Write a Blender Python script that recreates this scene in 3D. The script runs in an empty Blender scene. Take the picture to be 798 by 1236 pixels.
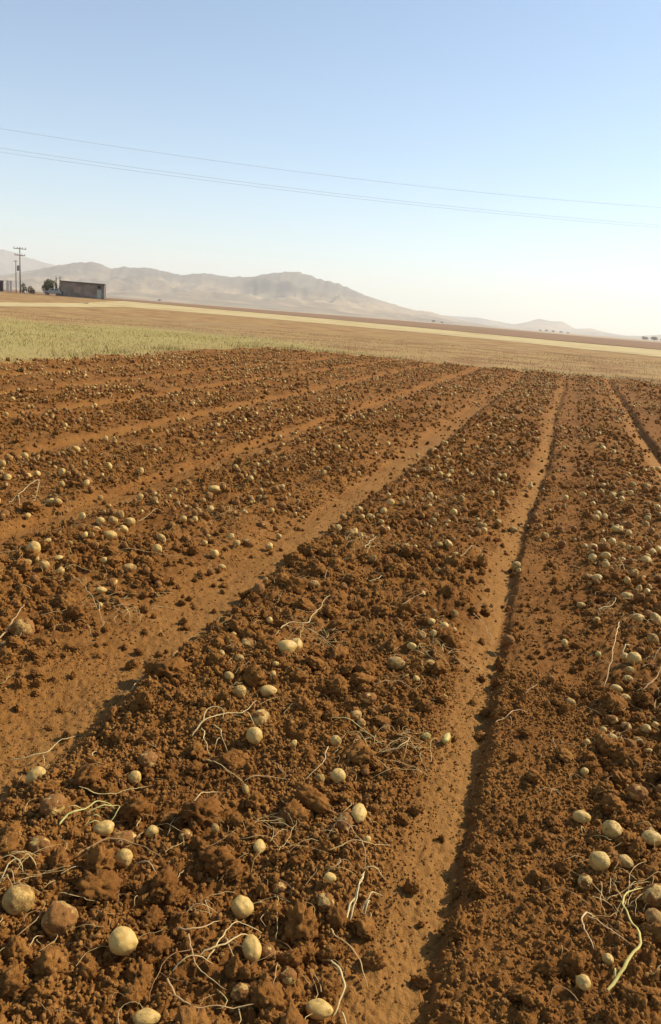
import bpy, bmesh, math, random
import numpy as np
from mathutils import Vector, Matrix, noise as mnoise

scene = bpy.context.scene
COL = scene.collection
R = math.radians
rng = np.random.default_rng(7)
random.seed(7)

# ------------------------------------------------------------------ camera
EYE = 1.45
PITCH, YAW, ROLL = R(13.515), R(15.402), R(4.5)
fwd = np.array([-math.sin(YAW)*math.cos(PITCH), math.cos(YAW)*math.cos(PITCH), -math.sin(PITCH)])
r0 = np.array([math.cos(YAW), math.sin(YAW), 0.0]); u0 = np.cross(r0, fwd)
c_right = r0*math.cos(ROLL) + u0*math.sin(ROLL)
c_up = u0*math.cos(ROLL) - r0*math.sin(ROLL)
cam_data = bpy.data.cameras.new('camera')
cam_data.sensor_fit = 'VERTICAL'; cam_data.sensor_height = 36.0
cam_data.lens = 36.0*989.0/1236.0
cam_data.clip_start = 0.05; cam_data.clip_end = 40000
cam = bpy.data.objects.new('camera', cam_data); COL.objects.link(cam)
m = Matrix.Identity(4)
for i in range(3):
    m[i][0], m[i][1], m[i][2] = c_right[i], c_up[i], -fwd[i]
m[2][3] = EYE
cam.matrix_world = m
scene.camera = cam

# ------------------------------------------------------------------ sun, sky, exposure
SUN_AZ, SUN_EL = R(52), R(37)          # azimuth from +Y towards +X
sun_dir = Vector((math.sin(SUN_AZ)*math.cos(SUN_EL), math.cos(SUN_AZ)*math.cos(SUN_EL), math.sin(SUN_EL)))
sun_data = bpy.data.lights.new('sun', 'SUN'); sun_data.energy = 4.4; sun_data.angle = R(0.5)
sun_data.color = (1.0, 0.90, 0.72)
sun = bpy.data.objects.new('sun', sun_data); COL.objects.link(sun)
sun.rotation_euler = sun_dir.to_track_quat('Z', 'Y').to_euler(); sun.location = (20, 20, 30)
world = bpy.data.worlds.new('World'); scene.world = world; world.use_nodes = True
wn = world.node_tree.nodes; wl = world.node_tree.links
sky = wn.new('ShaderNodeTexSky'); sky.sky_type = 'NISHITA'; sky.sun_disc = False
sky.sun_elevation = SUN_EL; sky.sun_rotation = SUN_AZ
sky.altitude = 1400; sky.air_density = 1.0; sky.dust_density = 2.0; sky.ozone_density = 1.0
wn['Background'].inputs['Strength'].default_value = 0.12
cool = wn.new('ShaderNodeMix'); cool.data_type = 'RGBA'; cool.blend_type = 'MULTIPLY'; cool.inputs[0].default_value = 1
cool.inputs[7].default_value = (.90, 1.0, 1.0, 1)         # the clear, slightly cyan sky of the photograph's white balance
wl.new(sky.outputs['Color'], cool.inputs[6]); wl.new(cool.outputs[2], wn['Background'].inputs['Color'])
vs = scene.view_settings
vs.view_transform = 'Standard'; vs.look = 'None'; vs.gamma = 1.0; vs.use_curve_mapping = False
vs.exposure = 0.6
scene.cycles.volume_bounces = 1

# ------------------------------------------------------------------ noise
def _h(ix, iy, s):
    ix = ix.astype(np.uint32); iy = iy.astype(np.uint32)
    h = ix*np.uint32(374761393) + iy*np.uint32(668265263) + np.uint32((s*2246822519) & 0xffffffff)
    h = (h ^ (h >> np.uint32(13)))*np.uint32(1274126177)
    h = (h ^ (h >> np.uint32(15)))*np.uint32(2246822519)
    return ((h ^ (h >> np.uint32(16))) & np.uint32(0xffffff)).astype(np.float64)/16777216.0
def vnoise(x, y, s=0):
    x = np.asarray(x, float); y = np.asarray(y, float)
    ix = np.floor(x); iy = np.floor(y); fx = x-ix; fy = y-iy
    ix = ix.astype(np.int64); iy = iy.astype(np.int64)
    fx = fx*fx*fx*(fx*(fx*6-15)+10); fy = fy*fy*fy*(fy*(fy*6-15)+10)
    a = _h(ix, iy, s); b = _h(ix+1, iy, s); c = _h(ix, iy+1, s); d = _h(ix+1, iy+1, s)
    return (a+(b-a)*fx)*(1-fy) + (c+(d-c)*fx)*fy - 0.5
def fbm(x, y, s=0, o=4, g=0.5):
    t = 0; a = 1.0
    for k in range(o):
        t = t + a*vnoise(x*2**k+17.3*k, y*2**k-9.1*k, s+k); a *= g
    return t
def bumps(x, y, cell, s):
    """domes of soil of about half a cell, in metres"""
    gx = np.asarray(x, float)/cell; gy = np.asarray(y, float)/cell
    ix = np.floor(gx).astype(np.int64); iy = np.floor(gy).astype(np.int64)
    best = np.zeros_like(gx)
    for di in (-1, 0, 1):
        for dj in (-1, 0, 1):
            cx = ix+di; cy = iy+dj
            px = cx+0.15+0.7*_h(cx, cy, s); py = cy+0.15+0.7*_h(cx, cy, s+1)
            rr = 0.22+0.38*_h(cx, cy, s+2)
            d2 = (gx-px)**2+(gy-py)**2
            best = np.maximum(best, np.sqrt(np.maximum(0, rr*rr-d2)))
    return best*cell
def sstep(a, b, x):
    t = np.clip((x-a)/(b-a), 0, 1); return t*t*(3-2*t)

# ------------------------------------------------------------------ shape of the field
def prof_tables():
    K = []                        # X, height, roughness, dry dust
    for k in range(24, 0, -1):    # wide smooth furrows left of the third one
        pass
    def wide(r, w=.62):
        return [(r-.70, .02, 1, 0), (r-w, .012, .95, 0), (r-w*.64, .0, .5, .05), (r-.14, -.055, .26, .4), (r+.07, -.062, .2, .8), (r+.12, -.035, .5, .3),
                (r+.19, .012, .95, 0), (r+.30, .03, 1, 0), (r+.62, .012, 1, 0)]
    K += wide(-1.56)
    for k in range(30, 0, -1):
        K += [(q[0], q[1]*.8, max(q[2], .34), q[3]*.5) for q in wide(-1.56-1.55*k, .34)]
    K += [(-.55, .012, 1, 0), (-.40, .014, 1, 0), (-.31, .004, .55, .1), (-.265, -.004, .3, .5), (-.15, -.034, .18, .95), (-.125, -.029, .45, .2), (-.095, .006, .7, 0),
          (-.04, .012, .49, 0), (.20, .008, .49, 0), (.30, .02, .9, 0), (.6, .04, 1, 0), (.95, .015, .9, 0), (1.06, .0, .3, .6), (1.24, -.075, .05, 1), (1.275, -.06, .3, .3),
          (1.31, .012, .4, 0), (1.6, .01, .5, 0), (1.8, .03, 1, 0)]
    for k in range(0, 12):
        K += wide(2.8+1.55*k, .34)
    return np.array(sorted(K)).T
KX, KZ, KR, KD = prof_tables()
FIELD_L, FIELD_F = -11.4, 30.6
def field_mask(x, y):
    n = fbm(x*.6, y*.6, 90, 3)*.9
    return sstep(-.35, .35, np.minimum(x-FIELD_L, FIELD_F-y)+n)*1.0
def wob(x, y):
    return .035*np.sin(y*.55+np.floor(x/1.5)*1.3)*0.6 + .05*vnoise(y*.35, x*.1, 5) + .018*vnoise(y*3.1, x*.3, 6)
def rough_far(r, x, y):
    # the swept shoulder of the wide furrow narrows away from the front, and every furrow grows cloddy towards the far end
    r = np.maximum(r, .9*sstep(3.6, 6.2, y)*sstep(-2.42, -2.34, x)*sstep(-1.70, -1.80, x))
    return np.maximum(r, .46*sstep(8, 18, y))
def rough(x, y):
    r = np.interp(x+wob(x, y), KX, KR)
    return rough_far(r, x, y)
def dust(x, y):
    return np.interp(x+wob(x, y), KX, KD)*(1-.6*sstep(8, 19, y))
def far_rise(x, y):
    d = np.hypot(x, y)
    return .85*sstep(45, 170, d)*np.clip(-x/95.0, 0, 1)
def height(x, y, fine=True):
    x = np.asarray(x, float); y = np.asarray(y, float)
    f = field_mask(x, y)
    xx = x+wob(x, y)
    z = np.interp(xx, KX, KZ)
    r = rough_far(np.interp(xx, KX, KR), x, y)
    z = z + r*(.055*fbm(x*1.9, y*1.9, 20, 3) + .03*fbm(x*7, y*7, 30, 2))
    if fine:
        big = bumps(x, y, .085, 40); mid = bumps(x+3, y, .036, 50); sm = bumps(x, y+5, .016, 60)
        clump = sstep(-.15, .25, fbm(x*2.7, y*2.7, 70, 2))
        z = z + r*(.28*big*clump + .8*mid*(.4+.6*clump)) + (.26+.74*np.sqrt(r))*.85*sm
        z = z + .6*np.sqrt(r)*bumps(x+1, y+2, .0235, 66) + (.0055+.002*r)*fbm(x*80, y*80, 80, 3)
        # tread streaks along the two tracks
        z = z + (1-r)*.004*vnoise(x*60, y*5, 85)
        lug = np.tanh(2.5*np.sin(2*math.pi*(y+.7*np.abs(xx+.2)+.02*vnoise(x*9, y*9, 88))/.082))
        z = z + np.clip((1-r-.7)*5, 0, 1)*.0028*lug*sstep(-.25, .2, vnoise(x*3, y*1.3, 87))
    g = .012*fbm(x*.8, y*.8, 95, 3)
    return z*f + g*(1-f) + far_rise(x, y)

def hz(x, y):
    return float(height(np.array([x]), np.array([y]))[0])
HAZE = 1.55e-4

# x, y, width, height, soil on the skin, label (metres)
HERO_POTATOES = [
 (-1.087,1.430,0.086,0.083,0.45,'large round potato, dusty on one side, in front of the pale stem tuft'),
 (-0.973,1.431,0.095,0.091,0.90,'large soil-caked potato with one clean pale patch, beside a round dusty potato'),
 (-0.788,1.398,0.074,0.072,0.15,'smooth round pale potato alone on bare crumbs near the front edge'),
 (-0.644,1.240,0.061,0.032,0.30,'pale potato sunk in the soil at the very front edge'),
 (-0.596,1.635,0.059,0.068,0.20,'oval yellow potato with a brown scar, below the thin kinked stems'),
 (-0.519,1.503,0.052,0.069,0.10,'upright oval clean yellow potato at the tip of the long crossed stems'),
 (-0.482,1.512,0.032,0.043,0.60,'small dusty potato tucked right beside the upright oval yellow potato'),
 (-0.414,1.456,0.038,0.046,0.75,'dusty brown potato in a hollow below the small dusty one'),
 (-0.493,1.385,0.046,0.048,0.70,'half-buried dusty potato between crumbs, below the crossed stems'),
 (-0.327,1.406,0.066,0.045,0.25,'wide oval potato lying on its side at the front, lit on top'),
 (-0.402,1.701,0.062,0.048,0.65,'dusty yellow potato resting against the biggest dark clod'),
 (-0.411,1.761,0.033,0.030,0.10,'bright little potato just above the dusty one by the biggest clod'),
 (0.270,1.770,0.032,0.030,0.10,'tiny egg-shaped potato between the rough lone clod and the green stem'),
 (0.213,1.660,0.038,0.038,0.15,'small round yellow potato just below the rough lone clod'),
 (0.384,1.951,0.047,0.049,0.50,'small dusty potato below the big soil-caked one on the right border'),
 (0.402,2.045,0.082,0.092,0.80,'big soil-caked potato cut by the right border of the view'),
 (-1.406,1.944,0.076,0.071,0.30,'round potato at the edge of the wide smooth furrow, lit on one side'),
 (-1.120,2.033,0.050,0.047,0.30,'small pale potato behind the green forked stem'),
 (-1.234,1.779,0.076,0.081,0.75,'dusty potato with rootlets at the end of the green forked stem'),
 (-1.060,1.765,0.056,0.056,0.10,'clean yellow potato touching the green forked stem'),
 (-1.002,1.766,0.090,0.050,0.85,'long flat earthy potato beside the clean yellow one at the green stem'),
 (-0.958,1.696,0.059,0.054,0.30,'round potato with a skin crack, under the arching brown root'),
 (-0.939,1.812,0.038,0.040,0.10,'small bright round potato alone right of the green forked stem'),
 (-1.167,1.621,0.055,0.064,0.80,'earthy potato half hidden by clods, above the pale stem tuft'),
 (-1.125,2.125,0.073,0.062,0.90,'soil-caked lumpy potato on the bed edge behind the long pale stem'),
 (-0.640,1.861,0.039,0.047,0.10,'bright yellow half-buried potato in the middle of the front bed'),
 (-0.847,1.830,0.037,0.040,0.80,'small earthy potato among crumbs left of the bright half-buried one'),
 (-0.622,1.991,0.041,0.041,0.85,'earthy round potato behind the bright half-buried one'),
 (-0.581,2.232,0.038,0.038,0.50,'small potato in a shaded pocket left of the round yellow one'),
 (-0.533,1.732,0.042,0.035,0.70,'dusty potato partly covered by roots behind the oval yellow scarred one'),
 (-0.533,2.264,0.055,0.055,0.20,'round yellow potato in the shaded pocket beside the small wheel track'),
 (-0.413,2.062,0.051,0.069,0.15,'bright oval potato marked with a dark seam, beside the small wheel track'),
 (-0.442,2.024,0.056,0.071,0.70,'dusty potato leaning on the bright seamed oval potato'),
 (-0.362,1.961,0.027,0.025,0.20,'tiny pale potato under the thin straight stem near the wheel track'),
 (0.224,2.620,0.033,0.030,0.20,'tiny pale potato on the right bed edge above the plain oval one'),
 (0.214,2.357,0.061,0.047,0.20,'plain oval yellow potato lying alone at the edge of the right bed'),
 (0.299,2.296,0.066,0.069,0.35,'cracked potato split along its middle in the right bed'),
 (0.406,2.287,0.066,0.052,0.25,'oval potato near the right border beside the cracked one'),
 (0.260,2.129,0.070,0.060,0.30,'bright oval potato beside a round dusty one in the right bed'),
 (0.329,2.168,0.048,0.042,0.35,'small smooth potato between the bright oval one and the right border'),
 (0.222,2.058,0.046,0.046,0.65,'round dusty potato below the bright oval one in the right bed'),
 (0.409,2.350,0.037,0.031,0.70,'small dusty potato just behind the oval one near the right border'),
 (0.383,2.528,0.077,0.065,0.80,'soil-caked potato lit at one end, on top of the right bed'),
 (-0.985,3.052,0.096,0.082,0.25,'round pale potato paired with another behind it, below the forked white root'),
 (-0.977,3.161,0.066,0.080,0.30,'pale potato leaning behind its round partner below the forked white root'),
 (-0.933,2.707,0.074,0.058,0.10,'brightest oval potato of the middle bed, in front of the pale pair'),
 (-1.034,2.666,0.061,0.055,0.35,'potato level with the brightest oval one, on its left'),
 (-1.134,2.896,0.048,0.045,0.40,'small pale potato below the humped dusty one in the middle bed'),
 (-1.217,2.910,0.031,0.042,0.10,'tiny upright white potato at the left of the middle bed'),
 (-0.961,2.827,0.030,0.030,0.20,'tiny potato just above the brightest oval one'),
 (-0.978,2.903,0.031,0.024,0.20,'tiniest pale potato between the pale pair and the brightest oval one'),
 (-0.887,2.502,0.076,0.073,0.75,'dusty potato at the tip of the branching pale stem'),
 (-1.150,3.026,0.086,0.046,0.85,'humped dusty potato left of the pale pair'),
 (-1.178,3.367,0.039,0.035,0.20,'little pale potato behind the humped dusty one'),
 (-0.246,2.670,0.034,0.068,0.05,'greenish egg-shaped potato standing at the edge of the small wheel track'),
 (-0.315,2.639,0.037,0.034,0.40,'small potato left of the greenish egg-shaped one'),
 (-0.303,3.004,0.030,0.027,0.10,'tiny bright potato alone on the crumbs above the greenish one'),
 (-0.539,3.187,0.093,0.071,0.50,'large brown-skinned potato with a dark shadow in the middle bed'),
 (-0.408,3.270,0.058,0.069,0.50,'dusty upright potato right of the large brown-skinned one'),
 (-0.511,3.374,0.049,0.041,0.20,'pale potato above the large brown-skinned one'),
 (-0.491,3.508,0.050,0.054,0.50,'dusty round potato in the cluster near the small wheel track'),
 (-0.441,3.533,0.043,0.043,0.40,'small potato at the right of the dusty round one in the cluster'),
 (-0.411,3.659,0.056,0.048,0.10,'bright potato at the head of the cluster near the small wheel track'),
 (-0.476,3.695,0.044,0.040,0.20,'pale potato at the top left of the cluster near the wheel track'),
 (-0.371,3.738,0.028,0.032,0.30,'tiny potato at the right end of the cluster near the wheel track'),
 (-0.432,3.072,0.035,0.031,0.20,'small pale potato in front of the large brown-skinned one'),
 (-0.564,2.805,0.071,0.052,0.60,'wide dusty potato in the heap by the pale bent stems'),
 (-0.585,2.688,0.060,0.053,0.50,'round potato in front of the wide dusty one in the heap'),
 (-0.460,2.644,0.034,0.049,0.60,'small upright dusty potato by the curled stem'),
 (-0.496,2.821,0.032,0.042,0.70,'small earthy potato right of the wide dusty one'),
 (0.290,3.700,0.032,0.028,0.10,'tiny greenish potato left of the long leaning stem'),
 (0.174,3.157,0.039,0.035,0.40,'small potato alone on the left shoulder of the right bed'),
 (0.354,3.346,0.055,0.041,0.20,'pale long potato at the foot of the long leaning stem'),
 (0.387,3.297,0.051,0.037,0.30,'pale long potato touching another at the foot of the leaning stem'),
 (0.435,3.615,0.067,0.071,0.30,'biggest potato of the pile behind the long leaning stem'),
 (0.403,3.677,0.048,0.048,0.30,'potato at the top of the pile behind the leaning stem'),
 (0.401,3.428,0.045,0.034,0.40,'small flat potato at the bottom of the pile behind the leaning stem'),
 (0.413,3.521,0.042,0.035,0.40,'small potato wedged in the middle of the pile behind the leaning stem'),
 (0.294,2.960,0.030,0.027,0.30,'tiny potato at the left end of the dark potato row'),
 (0.322,2.913,0.040,0.033,0.20,'bright round potato in the dark potato row'),
 (0.452,3.059,0.048,0.045,0.30,'pale potato at the right end of the dark potato row'),
 (0.234,2.835,0.026,0.026,0.20,'tiny potato out in front of the dark potato row'),
 (0.485,3.095,0.028,0.028,0.20,'tiny potato by the right border near the dark potato row'),
 (0.448,2.881,0.023,0.026,0.20,'tiny potato below the dark potato row'),
 (0.562,3.973,0.030,0.030,0.10,'tiny bright potato by the right border beside the upper pile'),
 (0.417,2.969,0.044,0.037,0.50,'dusty potato in the dark potato row'),
 (0.328,3.079,0.055,0.041,0.70,'earthy flat potato above the bright round one in the dark row'),
 (0.381,3.054,0.048,0.041,0.70,'earthy potato in the middle of the dark row'),
 (-2.680,3.699,0.092,0.082,0.30,'largest pale potato of the left bed cluster'),
 (-2.600,3.526,0.065,0.051,0.50,'dusty potato under the largest pale one of the left cluster'),
 (-2.498,3.537,0.065,0.060,0.40,'round potato right of the dusty one in the left cluster'),
 (-2.517,3.691,0.062,0.043,0.05,'bright white flat potato in the left bed cluster'),
 (-2.414,3.554,0.050,0.046,0.10,'bright potato just below the white flat one'),
 (-2.503,4.188,0.087,0.072,0.25,'blocky pale potato on the left bed'),
 (-2.709,4.412,0.065,0.060,0.30,'round potato just behind the blocky pale one'),
 (-2.610,4.206,0.073,0.057,0.60,'dusty potato touching the blocky pale one'),
 (-2.067,3.381,0.060,0.043,0.05,'bright oval potato lying on the front slope of the left bed'),
 (-1.997,3.260,0.029,0.033,0.10,'tiny bright potato just below the bright oval one on the slope'),
 (-2.092,3.522,0.061,0.053,0.60,'dusty potato above the bright oval one on the slope'),
 (-2.104,3.715,0.086,0.059,0.50,'wide pale potato on the left bed, right of the cluster'),
 (-2.137,2.870,0.117,0.117,0.97,'huge earth-covered potato beside a thick root in the left bed'),
 (-2.121,2.723,0.060,0.068,0.90,'earth-covered potato cut by the left border'),
 (-2.689,4.618,0.073,0.062,0.50,'dusty potato at the back of the left bed, above the blocky one'),
 (-2.745,3.920,0.045,0.040,0.30,'small pale potato behind the white flat one'),
 (-1.891,4.338,0.060,0.065,0.20,'pale potato touching a smaller one at the edge of the left bed'),
 (-1.786,4.209,0.053,0.044,0.25,'smaller pale potato of the touching pair at the bed edge'),
 (-1.867,4.624,0.058,0.052,0.30,'small pale potato beside the dark round lump at the bed edge'),
 (-1.826,4.716,0.074,0.085,0.95,'dark earth-covered potato at the edge above the wide furrow'),
 (-1.912,5.205,0.081,0.069,0.80,'dusty potato above the dark earth-covered one'),
 (-1.139,3.918,0.070,0.052,0.50,'dusty potato under an arching stem by the wide furrow'),
 (-2.008,4.451,0.041,0.041,0.20,'tiny pale potato left of the touching pair'),
 (-2.572,5.846,0.119,0.073,0.00,'brightest white-yellow flat potato alone on the far left bed'),
 (-1.070,5.383,0.052,0.046,0.05,'bright potato beside the straw tuft'),
 (-1.147,5.541,0.047,0.047,0.40,'small potato behind the bright one at the straw tuft'),
 (-1.256,5.636,0.060,0.054,0.40,'pale potato at the back of the straw tuft'),
 (-0.562,4.872,0.041,0.041,0.10,'bright round potato in the far middle bed'),
 (-0.552,4.600,0.049,0.039,0.05,'bright flat potato in the far middle bed'),
 (-0.535,4.967,0.053,0.042,0.30,'pale potato beside the bright round one in the far middle bed'),
 (-0.867,5.040,0.054,0.043,0.40,'pale potato on the crest of the middle bed'),
 (-0.590,4.102,0.035,0.035,0.15,'small bright potato above the cluster near the wheel track'),
 (-0.493,3.869,0.038,0.038,0.50,'dusty potato just above the cluster near the wheel track'),
 (-0.658,5.080,0.048,0.038,0.40,'small pale potato behind the bright round one'),
 (0.300,5.680,0.071,0.071,0.20,'round pale potato with a stem at the right bed'),
 (0.466,4.661,0.069,0.069,0.30,'large pale potato amid straw in the right bed'),
 (0.389,5.756,0.060,0.048,0.40,'small potato right of the round pale one with a stem'),
 (0.643,5.621,0.053,0.041,0.30,'small pale potato near the right border of the right bed'),
 (0.297,4.233,0.041,0.041,0.20,'pale potato left of the straw in the right bed'),
 (0.279,4.966,0.042,0.037,0.20,'tiny pale potato on the left edge of the right bed'),
 (0.547,6.068,0.057,0.051,0.30,'pale potato far up the right bed'),
 (0.220,4.439,0.057,0.042,0.40,'dusty potato at the left edge of the straw patch'),
 (0.493,4.245,0.073,0.041,0.30,'long pale potato below the straw patch'),
 (-0.254,6.036,0.082,0.056,0.50,'dusty flat potato at the left side of the small wheel track'),
]
HERO_CLODS = [
 (-0.439,1.631,0.112,0.101,'biggest dark clod of the front bed beside a dusty yellow potato'),
 (0.189,1.728,0.073,0.082,'rough lone pyramid-like clod right of the small wheel track, casting a long shadow'),
 (-1.479,3.834,0.070,0.075,'round dark clod sitting alone in the wide smooth furrow'),
 (-1.001,1.307,0.075,0.066,'crumbly clod below the large dusty potato at the left border'),
 (-0.900,1.291,0.082,0.064,'broad crumbly clod in front of the large soil-caked potato'),
 (-0.843,1.323,0.060,0.073,'tall stacked clod left of the smooth round pale potato'),
 (-0.995,1.626,0.111,0.096,'big loose clod below the potato with a skin crack'),
 (-0.864,1.382,0.044,0.037,'small clod just left of the smooth round pale potato'),
 (-0.953,1.239,0.064,0.068,'clod against the left border near the bottom'),
 (-0.886,1.230,0.063,0.055,'lumpy clod second from the bottom corner on the left'),
 (-0.958,1.487,0.037,0.041,'clod right behind the large soil-caked potato'),
 (-0.790,1.319,0.034,0.047,'narrow clod below the smooth round pale potato'),
 (-1.087,1.589,0.073,0.063,'clod between the earthy potato and the big loose clod'),
 (-1.601,2.293,0.032,0.029,'small clod on the smooth furrow'),
 (-0.346,1.707,0.046,0.039,'clod between the pale stem bundle and the bright little potato'),
]
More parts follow.
